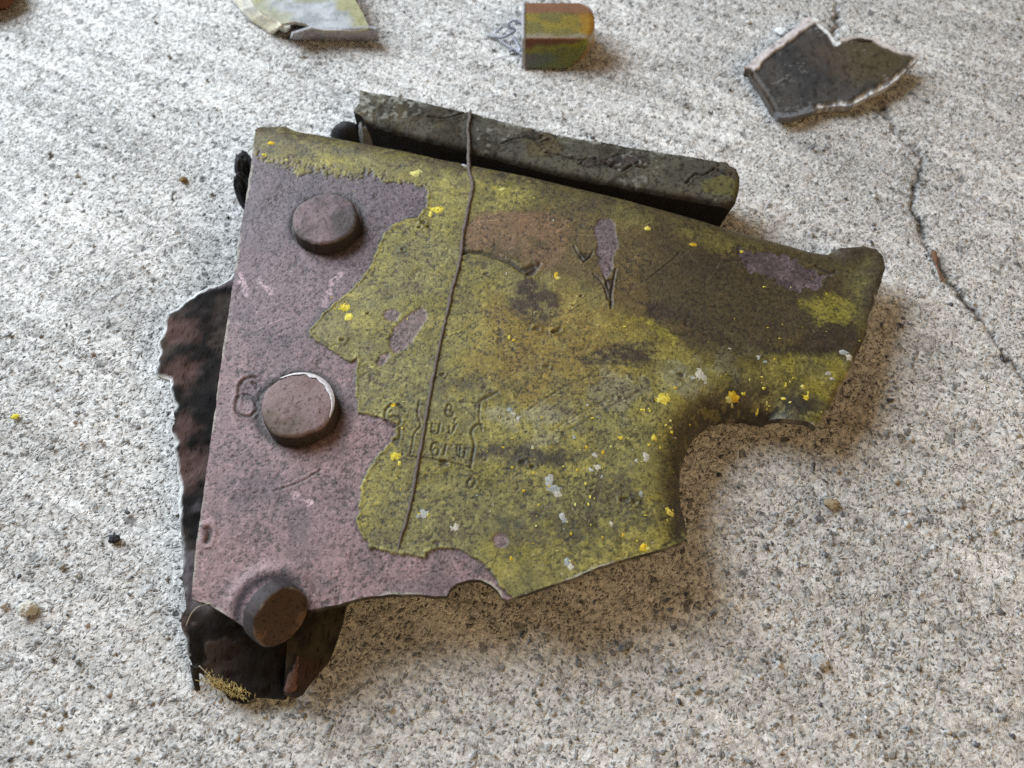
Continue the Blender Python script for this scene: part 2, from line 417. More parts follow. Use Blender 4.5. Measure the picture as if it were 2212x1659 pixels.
# loose grit lying on the floor
def grain_mesh(n, spread, sizes, seed, colors):
    r = np.random.default_rng(seed); V = []; T = []; C = []
    base = np.array([(1, 0, 0), (-1, 0, 0), (0, 1, 0), (0, -1, 0), (0, 0, 1), (0, 0, -1), (.6, .6, .5), (-.6, .6, .5), (.6, -.6, .5), (-.6, -.6, .5)], float)
    tri = [(4, 6, 0), (4, 0, 8), (4, 8, 3), (4, 3, 9), (4, 9, 1), (4, 1, 7), (4, 7, 2), (4, 2, 6), (6, 2, 0), (8, 0, 3), (9, 3, 1), (7, 1, 2), (5, 0, 2), (5, 3, 0), (5, 1, 3), (5, 2, 1)]
    for k in range(n):
        x, y = spread(r); s = r.choice(sizes) * r.uniform(0.7, 1.3)
        b = base * s * r.uniform(0.65, 1.25, (10, 1)) * np.array([1, r.uniform(0.6, 1), r.uniform(0.45, 0.8)])
        a = r.uniform(0, 6.28); ca, sa = math.cos(a), math.sin(a)
        b = np.stack([b[:, 0] * ca - b[:, 1] * sa, b[:, 0] * sa + b[:, 1] * ca, b[:, 2]], 1)
        o = len(V) * 10; V.append(b + [x, y, -0.25 + s * 0.35]); T += [(p + o, q + o, w_ + o) for p, q, w_ in tri]
        C.append(np.tile(np.array(colors[r.integers(len(colors))]) * r.uniform(0.7, 1.25), (10, 1)))
    return np.vstack(V), np.array(T), np.vstack(C)
def anywhere(r):
    p = U2([(r.uniform(-60, 2270), r.uniform(-60, 1700))], 0)[0]; return p
V, T, C = grain_mesh(1300, anywhere, [0.22, 0.25, 0.3, 0.35, 0.45, 0.6], 11,
    [(0.10, 0.10, 0.11), (0.2, 0.2, 0.2), (0.3, 0.29, 0.27), (0.42, 0.40, 0.37), (0.55, 0.54, 0.52), (0.5, 0.49, 0.47)])
M_grit = attr_mat("sand_grains", 0.85, 0.2, speck=0.2, grain=0.2, bump=0.00003)
me = mesh_np("loose_grit", V, np.zeros((0, 4), int), C, T)
tag(new_obj("loose_grit", me, None, M_grit, False), "loose grey sand grains scattered over the concrete floor", "sand", None, "stuff")

# ------------------------------------------------------------------ the riveted fragment
frag = empty("riveted_metal_fragment", (0, 0, 0))
tag(frag, "large broken piece of riveted metal plate with peeling mauve and olive paint", "metal fragment")
ZP = 13.0
left = [(415, 1293), (420, 1200), (440, 1060), (455, 950), (475, 800), (497, 650), (515, 520), (535, 400), (545, 330)]
topc = [(556, 290), (566, 281), (582, 274), (605, 273), (622, 273), (632, 279), (645, 284)]
tope = [(700, 292), (780, 308), (870, 325), (960, 345), (1010, 355), (1100, 372), (1200, 394), (1300, 418), (1400, 442), (1500, 465), (1600, 490), (1700, 515), (1760, 530), (1795, 537)]
rend = [(1825, 529), (1870, 527), (1895, 533), (1910, 547), (1915, 575), (1906, 605), (1895, 640), (1889, 670), (1880, 692), (1872, 720), (1858, 750), (1846, 775), (1838, 800), (1826, 822), (1806, 850), (1797, 880), (1781, 900), (1766, 920)]
arml = [(1740, 916), (1700, 908), (1660, 900), (1610, 894), (1570, 898), (1540, 906), (1515, 926), (1495, 952), (1478, 987), (1470, 1020), (1468, 1060), (1472, 1095), (1480, 1125), (1487, 1148)]
botm = [(1480, 1164), (1430, 1185), (1370, 1202), (1300, 1222), (1250, 1245), (1200, 1262), (1150, 1278), (1112, 1290), (1095, 1294), (1084, 1290), (1076, 1276), (1060, 1262), (1040, 1253), (1010, 1251), (985, 1259), (971, 1272), (964, 1286), (940, 1287), (900, 1282), (850, 1283), (800, 1287), (760, 1295), (720, 1307), (690, 1313), (667, 1316), (645, 1296), (612, 1288), (575, 1300), (556, 1330), (548, 1360), (530, 1355), (500, 1335), (470, 1318), (450, 1305), (432, 1300)]
def UZ(l, z): return U2(l, z)
def sink_px(l): return np.array([3.0 * sm(1350, 1900, np.array([p[0]]))[0] for p in l])
Z_tope, Z_rend = ZP - 2.2 - sink_px(tope), ZP - 1.3 - sink_px(rend)
Z_arml = np.array([ZP - 5.0 for p in arml]); Z_arml[-1] = ZP - 4.2
O_plate = np.vstack([UZ(left, ZP), UZ(topc, ZP - 1.5), UZ(tope, Z_tope), UZ(rend, Z_rend), UZ(arml, Z_arml), UZ(botm, ZP)])
O_plate = rough_outline(O_plate, 0.5, 0.16, 3)
TOP_LINE = np.vstack([UZ(topc[2:], ZP - 2.2), UZ(tope, Z_tope)]); ARM_LINE = UZ(arml[2:], Z_arml[2:]); REND_LINE = UZ(rend, Z_rend)
UP_ = lambda l: U2(l, ZP)

# paint boundary polygons
PINK = [(545, 335), (580, 347), (615, 352), (640, 368), (700, 372), (760, 380), (800, 378), (830, 392), (880, 398), (920, 405), (925, 440), (902, 468), (870, 477), (850, 485), (830, 505), (820, 530), (800, 570), (780, 605), (740, 640), (700, 675), (675, 705), (668, 718), (680, 735), (710, 755), (740, 772), (762, 783), (772, 770), (770, 795), (768, 830), (770, 880), (772, 893), (800, 898), (835, 905), (852, 915), (857, 935), (830, 965), (800, 1010), (780, 1045), (775, 1090), (770, 1130), (785, 1165), (800, 1187), (850, 1196), (920, 1204), (918, 1196), (936, 1188), (970, 1187), (1010, 1195), (1045, 1215), (1065, 1240), (1085, 1268), (1108, 1290), (1090, 1320), (1000, 1340), (700, 1360), (400, 1420), (370, 1290), (530, 330)]
PINK_ISLES = [[(915, 663), (923, 680), (910, 710), (893, 738), (862, 768), (843, 762), (838, 740), (852, 712), (868, 690), (892, 672)],
              [(830, 672), (850, 665), (866, 672), (862, 688), (845, 692), (832, 686)],
              [(812, 770), (835, 755), (850, 768), (830, 785), (815, 792)],
              [(1283, 478), (1325, 470), (1336, 520), (1326, 560), (1322, 590), (1304, 602), (1295, 580), (1290, 540)],
              [(1066, 1158), (1080, 1151), (1094, 1158), (1099, 1170), (1090, 1182), (1075, 1184), (1064, 1172)]]
PURPLE = [[(1592, 520), (1660, 516), (1720, 535), (1790, 552), (1812, 566), (1800, 582), (1786, 612), (1760, 600), (1700, 590), (1630, 568)]]
BROWN = [(1003, 470), (1120, 445), (1250, 450), (1340, 470), (1560, 500), (1800, 545), (1860, 600), (1880, 640), (1860, 735), (1700, 745), (1560, 770), (1400, 700), (1310, 660), (1240, 610), (1160, 592), (1120, 585), (1060, 552), (1003, 545)]
SIENNA = [(1003, 472), (1100, 448), (1190, 455), (1245, 480), (1230, 530), (1205, 580), (1165, 592), (1135, 590), (1105, 570), (1060, 550), (1003, 540)]
DARK = [[(1255, 770), (1300, 752), (1350, 735), (1400, 728), (1425, 740), (1420, 765), (1395, 790), (1340, 795), (1280, 800), (1258, 790)],
        [(1380, 650), (1440, 645), (1500, 670), (1560, 690), (1540, 705), (1470, 700), (1400, 690)],
        [(1590, 518), (1650, 515), (1670, 545), (1630, 560), (1600, 550)],
        [(1110, 600), (1180, 610), (1215, 650), (1190, 700), (1120, 690), (1095, 650)],
        [(1480, 700), (1560, 690), (1700, 740), (1850, 640), (1870, 700), (1830, 760), (1700, 760), (1600, 745)],
        [(1250, 980), (1060, 965), (1030, 985), (1110, 1010), (1200, 1005)],
        [(1450, 560), (1500, 530), (1570, 540), (1590, 570), (1540, 600), (1480, 590)]]
ARMBLACK = [(1560, 845), (1620, 800), (1700, 812), (1790, 830), (1810, 860), (1780, 885), (1700, 880), (1600, 880), (1540, 905), (1500, 930), (1520, 880)]
YELLOWISH = [[(1690, 765), (1715, 752), (1740, 790), (1790, 800), (1815, 835), (1800, 850), (1760, 825), (1720, 800)],
             [(1790, 760), (1830, 755), (1838, 800), (1822, 822), (1795, 800)],
             [(1735, 630), (1800, 600), (1850, 610), (1870, 640), (1840, 680), (1780, 680)],
             [(1360, 690), (1400, 685), (1440, 705), (1460, 735), (1430, 725), (1400, 705)],
             [(700, 330), (760, 335), (800, 350), (760, 360), (700, 345)],
             [(1060, 400), (1100, 395), (1110, 420), (1070, 430)]]
STRIPE = [(1540, 692), (1600, 705), (1660, 750), (1640, 765), (1590, 740)]

# engraved marks: strokes (position, width mm, depth mm)
def arc(cx, cy, rx, ry, a0, a1, n=14, rot=0):
    t = np.radians(np.linspace(a0, a1, n)); x, y = rx * np.cos(t), ry * np.sin(t); r = math.radians(rot)
    return [(cx + a * math.cos(r) - b * math.sin(r), cy + a * math.sin(r) + b * math.cos(r)) for a, b in zip(x, y)]
def Z1(pts):   # zoom window 1460,1540 .. scale 4.424
    return F([(1460 + a / 4.424, 1540 + b / 4.424) for a, b in pts])
def Z2(pts):   # zoom window 880,1440 .. scale 6.912
    return F([(880 + a / 6.912, 1440 + b / 6.912) for a, b in pts])
STROKES = []
def stroke(pts, wd=0.26, dp=0.28, dark=0.75): STROKES.append((np.asarray(pts), wd, dp, dark))
stroke(Z2([(890, 320), (700, 300), (560, 360), (460, 480), (415, 620), (390, 800), (345, 930), (315, 1080), (340, 1220), (450, 1330), (620, 1375), (760, 1340), (850, 1240)]), 0.32, 0.32)
stroke(Z2([(770, 450), (850, 510), (890, 600)]), 0.28, 0.25)
stroke(Z2([(390, 810), (520, 770), (680, 790), (790, 860), (850, 980), (860, 1060)]), 0.24, 0.22, 0.6)
stroke(Z1([(610, 360), (560, 290), (470, 250), (370, 235), (290, 290), (250, 380), (250, 480), (300, 570), (390, 620), (480, 600), (520, 520), (500, 450), (400, 430), (310, 480)]), 0.24, 0.26)
stroke(Z1([(500, 620), (510, 720), (490, 840), (400, 850)]), 0.2, 0.2)
stroke(Z1([(845, 180), (820, 300), (805, 420), (850, 500), (875, 600), (820, 670), (750, 730), (725, 880), (700, 1000), (690, 1095)]), 0.17, 0.2)
stroke(Z1([(650, 1120), (760, 1140), (900, 1155), (1030, 1175), (1150, 1205), (1330, 1230), (1500, 1265), (1640, 1300), (1770, 1335)]), 0.2, 0.2)
stroke(Z1([(1740, 1320), (1770, 1150), (1790, 1020), (1810, 900), (1760, 780), (1755, 700), (1800, 620), (1860, 580), (1930, 590)]), 0.24, 0.24)
stroke(Z1([(1550, 170), (1700, 195), (1880, 215)]), 0.15, 0.16)
stroke(Z1([(1910, 230), (1900, 350), (1885, 480), (1915, 590), (1940, 700)]), 0.17, 0.18)
stroke(Z1([(1640, 280), (1720, 370), (1850, 470)]), 0.12, 0.12)
stroke(Z1([(1340, 230), (1325, 310), (1310, 380), (1350, 440), (1420, 445), (1450, 390), (1400, 330), (1330, 330)]), 0.22, 0.22)
stroke(Z1([(1340, 235), (1390, 225), (1420, 270), (1400, 325)]), 0.18, 0.18, 0.6)
stroke(Z1([(1075, 560), (1050, 710), (1190, 760), (1220, 560)]), 0.2, 0.2)
stroke(Z1([(1050, 710), (1130, 700)]), 0.18, 0.18)
stroke(Z1([(1370, 620), (1390, 790), (1500, 580)]), 0.22, 0.22)
stroke(Z1([(1480, 480), (1450, 660)]), 0.14, 0.15)
stroke(Z1([(1200, 910), (1140, 885), (1080, 920), (1055, 1010), (1075, 1090), (1130, 1120), (1185, 1090), (1200, 1030), (1170, 985), (1110, 995), (1090, 1050)]), 0.2, 0.22)
stroke(Z1([(1320, 930), (1305, 1010), (1290, 1100)]), 0.2, 0.24)
stroke(Z1([(1510, 950), (1510, 1140), (1640, 1170), (1655, 980)]), 0.18, 0.2)
stroke(Z1([(1565, 960), (1555, 1150)]), 0.18, 0.2)
stroke(Z1([(1480, 930), (1680, 950)]), 0.16, 0.16, 0.5)
stroke(Z1([(2212, 20), (2050, 100), (1910, 180)]), 0.3, 0.22)
stroke(Z1([(100, 430), (300, 260), (450, 150)]), 0.12, 0.1, 0.5)
stroke(F([(1860, 1875), (1840, 1905), (1850, 1925), (1875, 1905), (1870, 1880), (1850, 1890)]), 0.22, 0.2)
# scratches, tears and paint cracks
stroke([(1000, 545), (1040, 545), (1080, 558), (1110, 572), (1130, 588), (1152, 575)], 0.5, 0.4, 0.8)
stroke([(1165, 545 + 25), (1160, 582), (1140, 592)], 0.4, 0.3, 0.8)
stroke([(1240, 532), (1250, 548), (1261, 566)], 0.22, 0.25, 0.7)
stroke([(1261, 566), (1272, 558), (1279, 545)], 0.2, 0.22, 0.7)
stroke([(1282, 592), (1298, 606), (1306, 622), (1314, 648)], 0.22, 0.25, 0.7)
stroke([(1331, 580), (1326, 600), (1322, 625), (1319, 668)], 0.2, 0.25, 0.75)
stroke([(1303, 590), (1310, 606), (1313, 622)], 0.18, 0.2, 0.7)
CHIPS = [[(1303, 612), (1316, 604), (1326, 600), (1322, 630), (1320, 662), (1313, 640)], [(1245, 540), (1262, 548), (1276, 548), (1263, 568)], [(1118, 575), (1135, 590), (1155, 572), (1160, 585), (1150, 596), (1125, 592)]]
stroke(F([(2080, 1615), (2160, 1560), (2250, 1510), (2330, 1480)]), 0.25, 0.08, 0.45)
stroke(F([(2190, 1720), (2300, 1660), (2420, 1590), (2560, 1520)]), 0.3, 0.07, 0.5)
stroke(F([(2180, 1690), (2300, 1620), (2420, 1560)]), 0.2, 0.06, 0.4)
stroke(F([(2545, 1100), (2620, 1040), (2680, 985)]), 0.16, 0.12, 0.6)
stroke(F([(1080, 1930), (1180, 1900), (1260, 1850)]), 0.22, 0.16, 0.5)
stroke(F([(1090, 1920), (1320, 1800), (1460, 1700), (1530, 1640)]), 0.10, 0.1, 0.35)
stroke(F([(815, 2080), (825, 2100), (815, 2130)]), 0.5, 0.5, 0.9)
stroke([(1398, 700), (1440, 715), (1480, 722)], 0.2, 0.15, 0.6)
stroke([(1330, 745), (1380, 760), (1430, 758)], 0.2, 0.15, 0.6)
stroke([(1780, 545), (1810, 560), (1822, 556)], 0.4, 0.3, 0.8)
stroke([(1080, 1185), (1070, 1210), (1062, 1235)], 0.12, 0.08, 0.5)
GOUGES = [(870, 540, .7), (795, 678, .5), (1160, 710, .9), (1195, 718, .7), (1180, 792, .8), (915, 480, .8), (925, 490, .7), (955, 810, .6), (960, 1000, 1.1), (1350, 1080, 1.0), (1205, 715, 1.1), (1280, 1060, .6), (1470, 805, 1.1), (1340, 860, .6), (1130, 1000, .9), (1150, 1010, .7), (1640, 660, .4), (1255, 640, .5), (1240, 660, .6), (740, 735, .8), (905, 492, .6), (1420, 865, .6), (1370, 1085, .9)]

OLIVE = np.array((0.182, 0.158, 0.036)); OLIVE2 = np.array((0.245, 0.215, 0.055)); OLIVEG = np.array((0.155, 0.148, 0.060))
PINKC = np.array((0.205, 0.138, 0.150)); PINK2 = np.array((0.27, 0.172, 0.178)); PINKD = np.array((0.085, 0.070, 0.082))
BROWNC = np.array((0.100, 0.068, 0.027)); SIENC = np.array((0.165, 0.098, 0.052)); DARKC = np.array((0.036, 0.022, 0.017))
RUST = np.array((0.185, 0.118, 0.024)); BLACK = np.array((0.018, 0.016, 0.014)); TOPC = np.array((0.072, 0.055, 0.026))

def plate_top(P, d):
    x, y = P[:, 0], P[:, 1]
    n_big, n_mid, n_fine = fbm(x, y, 14, 4, 1), fbm(x, y, 3.2, 4, 2), fbm(x, y, 0.9, 3, 3)
    white = _hash(np.floor(x * 4.5), np.floor(y * 4.5), 77)
    wob = (n_mid - 0.5) * 1.4 + (n_fine - 0.5) * 0.7
    # ---- colour of the olive coat
    c = lerp(np.tile(OLIVE, (len(P), 1)), OLIVE2, sm(0.42, 0.7, n_big))
    c = lerp(c, OLIVEG, sm(0.5, 0.72, fbm(x, y, 9, 4, 6)) * 0.7)
    q = UP_([(1200, 740)])[0]
    c = lerp(c, RUST, (1 - sm(6, 25, np.hypot(x - q[0], (y - q[1]) * 1.2) + (n_mid - .5) * 10)) * 0.72)
    bl = sdf(P, UP_(BROWN), 12)
    c = lerp(c, BROWNC, (1 - sm(-3, 4, bl + (n_big - 0.5) * 9 + wob * 2)) * 0.92)
    sl = sdf(P, UP_(smooth(SIENNA, 1)), 6)
    c = lerp(c, lerp(np.tile(SIENC, (len(P), 1)), BROWNC, sm(.45, .65, n_mid)), (1 - sm(-1.2, 0.3, sl + wob * 1.0)) * 0.85)
    for dk in DARK:
        dl = sdf(P, UP_(dk), 8); c = lerp(c, DARKC, (1 - sm(-1.4, 0.8, dl + wob * 2.2)) * 0.88)
    for yk in YELLOWISH:
        dl = sdf(P, UP_(yk), 8); c = lerp(c, np.array((0.27, 0.235, 0.035)), (1 - sm(-1.2, 0.8, dl + wob * 2.6)) * 0.7)
    dl = sdf(P, UP_(STRIPE), 6); c = lerp(c, OLIVEG * 1.15, (1 - sm(-0.8, 0.5, dl + wob * 1.2)) * 0.8)
    dl = sdf(P, UP_(ARMBLACK), 8); c = lerp(c, np.array((0.032, 0.029, 0.022)), (1 - sm(-2.5, 1.8, dl + wob * 3)) * 0.9)
    # grey mineral bloom
    for (px, py, r, s) in [(1330, 850, 7, 51), (1190, 905, 6, 52), (1450, 810, 5, 53), (1090, 905, 4, 54), (1500, 840, 4, 55), (1560, 780, 5, 56)]:
        q = UP_([(px, py)])[0]; k = np.hypot(x - q[0], y - q[1]) / r + (fbm(x, y, 2.5, 4, s) - .5) * 2.2
        c = lerp(c, np.array((0.26, 0.26, 0.2)), (1 - sm(.2, .9, k)) * 0.45)
    # worn band along the rolled upper edge
    dt = seg_dist(P, TOP_LINE[:-1], TOP_LINE[1:])
    tb = 1 - sm(2.0, 8.0, dt + (n_mid - .5) * 5 + (n_big - .5) * 4)
    c = lerp(c, lerp(np.tile(TOPC, (len(P), 1)), OLIVE * 0.7, sm(.54, .74, fbm(x * .5, y, 2.4, 4, 12))), tb * 0.97)
    q = UP_([(600, 300)])[0]; c = lerp(c, np.array((0.050, 0.038, 0.020)), (1 - sm(4, 16, np.hypot(x - q[0], (y - q[1]) * 2) + (n_mid - .5) * 9)) * .7)
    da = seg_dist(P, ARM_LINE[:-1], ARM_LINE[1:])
    c = lerp(c, np.array((0.042, 0.035, 0.025)), (1 - sm(2.0, 6.5, da + (n_mid - .5) * 3)) * 0.88)  # soot along the rolled edge, its shade also put into the colour
    gx_ = UP_([(1500, 700)])[0, 0]; c = c * (1 - 0.32 * sm(gx_ - 8, gx_ + 14, x + (n_big - .5) * 10))[:, None]  # arm darkened in colour: dirt, and shade where it curves away
    gr = sm(.50, .66, fbm(x, y, 4.5, 5, 81, .62)); c = lerp(c, np.array((0.085, 0.075, 0.040)), gr * 0.42 * (.4 + .6 * sm(-2, 5, bl)))
    gr2 = sm(.56, .68, fbm(x, y, 2.0, 4, 83, .65)); c = lerp(c, np.array((0.30, 0.265, 0.085)), gr2 * 0.35 * sm(-2, 5, bl))
    for (px, py, rx, ry, s_) in [(1170, 985, 9, 3, 84), (1250, 1130, 9, 5, 85), (1330, 1050, 5, 4, 86), (1120, 1150, 6, 4, 87), (1390, 1120, 5, 3, 88), (1000, 830, 5, 3, 89)]:
        q = UP_([(px, py)])[0]; k = np.hypot((x - q[0]) / rx, (y - q[1]) / ry) + (fbm(x, y, 1.1, 4, s_, .7) - .5) * 3.0
        c = lerp(c, np.array((0.050, 0.047, 0.035)), (1 - sm(.3, 1.0, k)) * .62)
    xr = UP_([(1010, 450)])[0, 0]; xr2 = UP_([(1300, 450)])[0, 0]
    c = lerp(c, np.array((0.070, 0.052, 0.022)), (1 - sm(3.5, 10, dt + (n_mid - .5) * 6 + (n_big - .5) * 5)) * sm(xr - 3, xr2, x) * .8)
    soot = sdf(P, UP_([(1390, 470), (1560, 500), (1800, 545), (1890, 560), (1880, 640), (1860, 720), (1700, 735), (1600, 790), (1500, 770), (1420, 610)]), 14)
    c = lerp(c, np.array((0.058, 0.044, 0.024)), (1 - sm(-5, 4, soot + (n_big - .5) * 14 + wob * 3)) * .8)
    for yk in YELLOWISH[:4]:
        dl = sdf(P, UP_(yk), 8); c = lerp(c, np.array((0.225, 0.20, 0.035)), (1 - sm(-1.4, 0.6, dl + wob * 3.0 + (fbm(x, y, .7, 2, 92) - .5) * 2)) * 0.7)
    lp = np.array(UZ(rend[:8], Z_rend[:8])); dlp = seg_dist(P, lp[:-1], lp[1:])
    c = lerp(c, np.array((0.050, 0.038, 0.026)), (1 - sm(1.0, 4.5, dlp + (n_mid - .5) * 3)) * .85)
    # ---- mauve primer where the olive coat has gone
    pk = sdf(P, UP_(PINK), 30) + (fbm(x, y, 1.1, 3, 18) - .5) * .9
    upper = sm(UP_([(700, 420)])[0, 1], UP_([(700, 360)])[0, 1], y)           # ragged worn boundary near the rolled edge
    pk = pk + wob * (0.35 + 2.2 * upper) + (fbm(x, y, 0.55, 2, 19) - .5) * 4.5 * upper + (fbm(x * 1.6, y * .35, 1.2, 3, 20) - .5) * 4 * upper
    pm = 1 - sm(-0.12 - .9 * upper, 0.12 + .9 * upper, pk)
    isle = np.full(len(P), 1e3)
    for il in PINK_ISLES: isle = np.minimum(isle, sdf(P, UP_(smooth(il, 1)), 6) + wob * 0.8)
    for il in PURPLE: isle = np.minimum(isle, sdf(P, UP_(il), 6) + wob * 3.2 + 0.1)
    im = 1 - sm(-0.25, 0.25, isle)
    pc = lerp(np.tile(PINKC, (len(P), 1)), PINK2, sm(.5, .75, n_big) * 0.6)
    ylo, yhi = UP_([(700, 900)])[0, 1], UP_([(700, 420)])[0, 1]
    pc = lerp(pc, PINKD * 1.15, sm(ylo, yhi, y + (n_big - .5) * 30) * 0.8)
    pc = lerp(pc, PINK2 * 1.12, sm(UP_([(700, 1100)])[0, 1], UP_([(700, 1290)])[0, 1], y + (n_big - .5) * 16) * 0.45 * 1.0)
    pc = lerp(pc, PINKD, sm(.52, .74, fbm(x, y, 6, 5, 15)) * 0.55)
    q = UP_([(1700, 560)])[0]; pdk = (x > q[0] - 14) * 1.0
    pc = lerp(pc, lerp(np.tile((0.082, 0.062, 0.070), (len(P), 1)), np.array((0.135, 0.10, 0.115)), sm(.5, .65, fbm(x, y, 4, 4, 63))), pdk)
    c = lerp(c, pc, np.maximum(pm, im * 0.9))
    edge = np.exp(-((pk + 0.18) / 0.28) ** 2)                                      # dark line along the paint step
    c = lerp(c, BLACK * 2, edge * (0.25 + 0.5 * sm(.4, .6, n_mid)) * (1 - upper))
    c = lerp(c, c * 1.35, np.exp(-((pk - .35) / .2) ** 2) * (1 - upper) * .6)
    # bright scuffs on the mauve
    for pts in [[(718, 600), (712, 625), (698, 655)], [(735, 590), (722, 612)], [(560, 610), (590, 625)], [(520, 590), (530, 640)], [(640, 1070), (670, 1085)], [(672, 470), (660, 500)], [(1140, 1290), (1110, 1300)]]:
        k = line_dist(P, UP_(pts)) / 0.9 + (n_fine - .5) * 2.4
        c = lerp(c, np.array((0.46, 0.33, 0.37)), (1 - sm(.1, .9, k)) * 0.75)
    rs = np.random.default_rng(21)                                                # fine scratches all over
    for k_ in range(90):
        a_ = rs.uniform((430, 380), (1850, 1250)); L_ = rs.uniform(15, 90); t_ = rs.normal(-.5, .5); b_ = a_ + L_ * np.array([math.cos(t_), math.sin(t_)]); m_ = (a_ + b_) / 2 + rs.normal(0, 2.5, 2)
        k = line_dist(P, UP_([a_, m_, b_]), 1.0) / .11 + (n_fine - .5) * 1.6
        c = lerp(c, c * 1.9 + .02 if k_ % 3 else BLACK * 1.5, (1 - sm(.2, 1.1, k)) * .75)
    # dark pits and crumbs of dirt
    pit = sm(0.60, 0.72, fbm(x, y, 0.5, 2, 33)) * sm(.3, .6, fbm(x, y, 11, 3, 34))
    c = lerp(c, BLACK * 1.2, pit * 0.68)
    sp = _hash(np.floor(x / .55), np.floor(y / .55), 55); jx, jy = _hash(np.floor(x / .55), np.floor(y / .55), 56), _hash(np.floor(x / .55), np.floor(y / .55), 57)
    sd_ = np.hypot(x / .55 % 1 - .3 - .4 * jx, y / .55 % 1 - .3 - .4 * jy); c = lerp(c, BLACK, (1 - sm(.12, .34, sd_)) * (sp > .86) * .85); z_sp = (1 - sm(.12, .34, sd_)) * (sp > .86)
    pit2 = sm(0.70, 0.78, fbm(x, y, 1.3, 3, 36)) * sm(.4, .6, fbm(x, y, 15, 3, 37))
    c = lerp(c, DARKC, pit2 * 0.6)
    c = lerp(c, c * 1.6, sm(.60, .72, fbm(x, y, 0.55, 2, 38)) * 0.55)
    c = c * (0.74 + 0.52 * fbm(x, y, 0.42, 2, 39))[:, None]
    # ---- relief
    z = np.full(len(P), ZP) + (n_big - .5) * 0.4 + (n_mid - .5) * 0.05 + (n_fine - .5) * 0.02
    z -= 0.2 * pm + 0.14 * im
    z += 0.14 * np.exp(-((pk - .3) / .22) ** 2) * (1 - upper) * (.3 + n_mid)
    z -= pit * 0.03 + pit2 * 0.06 + z_sp * .08
    R = 5.2; dd = np.clip(dt, 0, R); z -= (R - np.sqrt(np.maximum(R * R - (R - dd) ** 2, 0))) * 0.62
    R = 8.0; dd = np.clip(da, 0, R); z -= (R - np.sqrt(np.maximum(R * R - (R - dd) ** 2, 0))) * 0.66
    z += 0.15 * np.exp(-(dlp / 2.6) ** 2) - 0.3 * np.exp(-((dlp - 6.5) / 3.0) ** 2); dr = seg_dist(P, REND_LINE[:-1], REND_LINE[1:]); R = 1.6; dd = np.clip(dr, 0, R); z -= (R - np.sqrt(np.maximum(R * R - (R - dd) ** 2, 0))) * 0.5
    # the arm bows like a pipe and sinks towards its end
    xa, xb = UP_([(1300, 800)])[0, 0], UP_([(1900, 700)])[0, 0]
    z -= sm(xa, xb, x) * 3.0
    z = np.maximum(z, 3.5)
    ax = UP_([(1380, 640), (1560, 680), (1740, 720), (1860, 745)]); dax = seg_dist(P, ax[:-1], ax[1:])
    z -= 1.6 * sm(2, 13, dax) * sm(xa + 8, xb - 10, x)
    # dished around the third rivet where the plate has torn
    q = UP_([(585, 1318)])[0]; r3 = np.hypot(x - q[0], y - q[1])
    z += 0.4 * np.exp(-((r3 - 6.6) / 1.3) ** 2) * sm(-4, 4, (y - q[1]) - (x - q[0]) * 0.6)
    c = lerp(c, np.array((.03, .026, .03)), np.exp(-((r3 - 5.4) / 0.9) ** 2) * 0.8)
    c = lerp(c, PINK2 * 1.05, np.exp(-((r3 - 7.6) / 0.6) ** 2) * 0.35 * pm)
    for (px, py) in [(707, 480), (643, 880)]:                                  # dirt ring round the rivet heads, their shadow put into its colour
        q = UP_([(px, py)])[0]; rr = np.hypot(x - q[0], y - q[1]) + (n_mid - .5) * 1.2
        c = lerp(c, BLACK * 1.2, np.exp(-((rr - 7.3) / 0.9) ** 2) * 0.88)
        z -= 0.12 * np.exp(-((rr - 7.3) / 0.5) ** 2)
    for pts, wd, dp, dark in STROKES:
        k = line_dist(P + np.stack([n_mid - .5, n_fine - .5], 1) * 0.35, UP_(smooth(pts, 2, False)), 3)
        g = np.exp(-(k / (wd * .85)) ** 2); z -= g * dp * 0.75; c = lerp(c, BLACK * 1.1, np.clip(g * dark * (.55 + .8 * n_mid), 0, .9))
        z += 0.25 * dp * np.exp(-((k - wd * 2) / wd) ** 2)
    for ch in CHIPS:
        k = sdf(P, UP_(ch), 4) + wob * .9; g = 1 - sm(-.25, .2, k); c = lerp(c, DARKC * .55, g * .75); z -= g * .2
    for (px, py, r) in GOUGES:
        q = UP_([(px, py)])[0]; k = np.hypot(x - q[0], (y - q[1]) * 1.3) / r + (fbm(x, y, .8, 3, 61) - .5) * 1.3
        g = 1 - sm(.25, .85, k); z -= 0.22 * g; c = lerp(c, BLACK * 1.8, g * 0.75)
        z += 0.12 * np.exp(-((k - 1.1) / .3) ** 2)
    # chipped pale rim on left and lower edges
    rim = (1 - sm(0.1, 0.55, d + (n_fine - .5) * 0.8)) * sm(.42, .62, fbm(x, y, 4, 3, 71)) * (dt > 8) * (da > 7)
    c = lerp(c, np.array((0.36, 0.34, 0.29)), rim * 0.8)
    return z, np.clip(c, 0.004, 1)
def plate_thick(P, d):
    dt = seg_dist(P, TOP_LINE[:-1], TOP_LINE[1:]); da = seg_dist(P, ARM_LINE[:-1], ARM_LINE[1:])
    return 1.9 + 3.2 * (1 - sm(0, 3.0, dt)) + 0.0 * (1 - sm(0, 5, da))
def plate_edge(P, c):
    k = fbm(P[:, 0], P[:, 1], 2.0, 3, 91)
    return lerp(np.tile((0.05, 0.04, 0.028), (len(P), 1)), np.array((0.20, 0.17, 0.12)), sm(.45, .7, k))
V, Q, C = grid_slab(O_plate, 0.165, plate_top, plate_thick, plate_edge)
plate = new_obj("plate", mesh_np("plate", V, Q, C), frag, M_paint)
N_TOP, NQ_TOP = SLAB; V_plate, Q_plate = V, Q[:NQ_TOP]
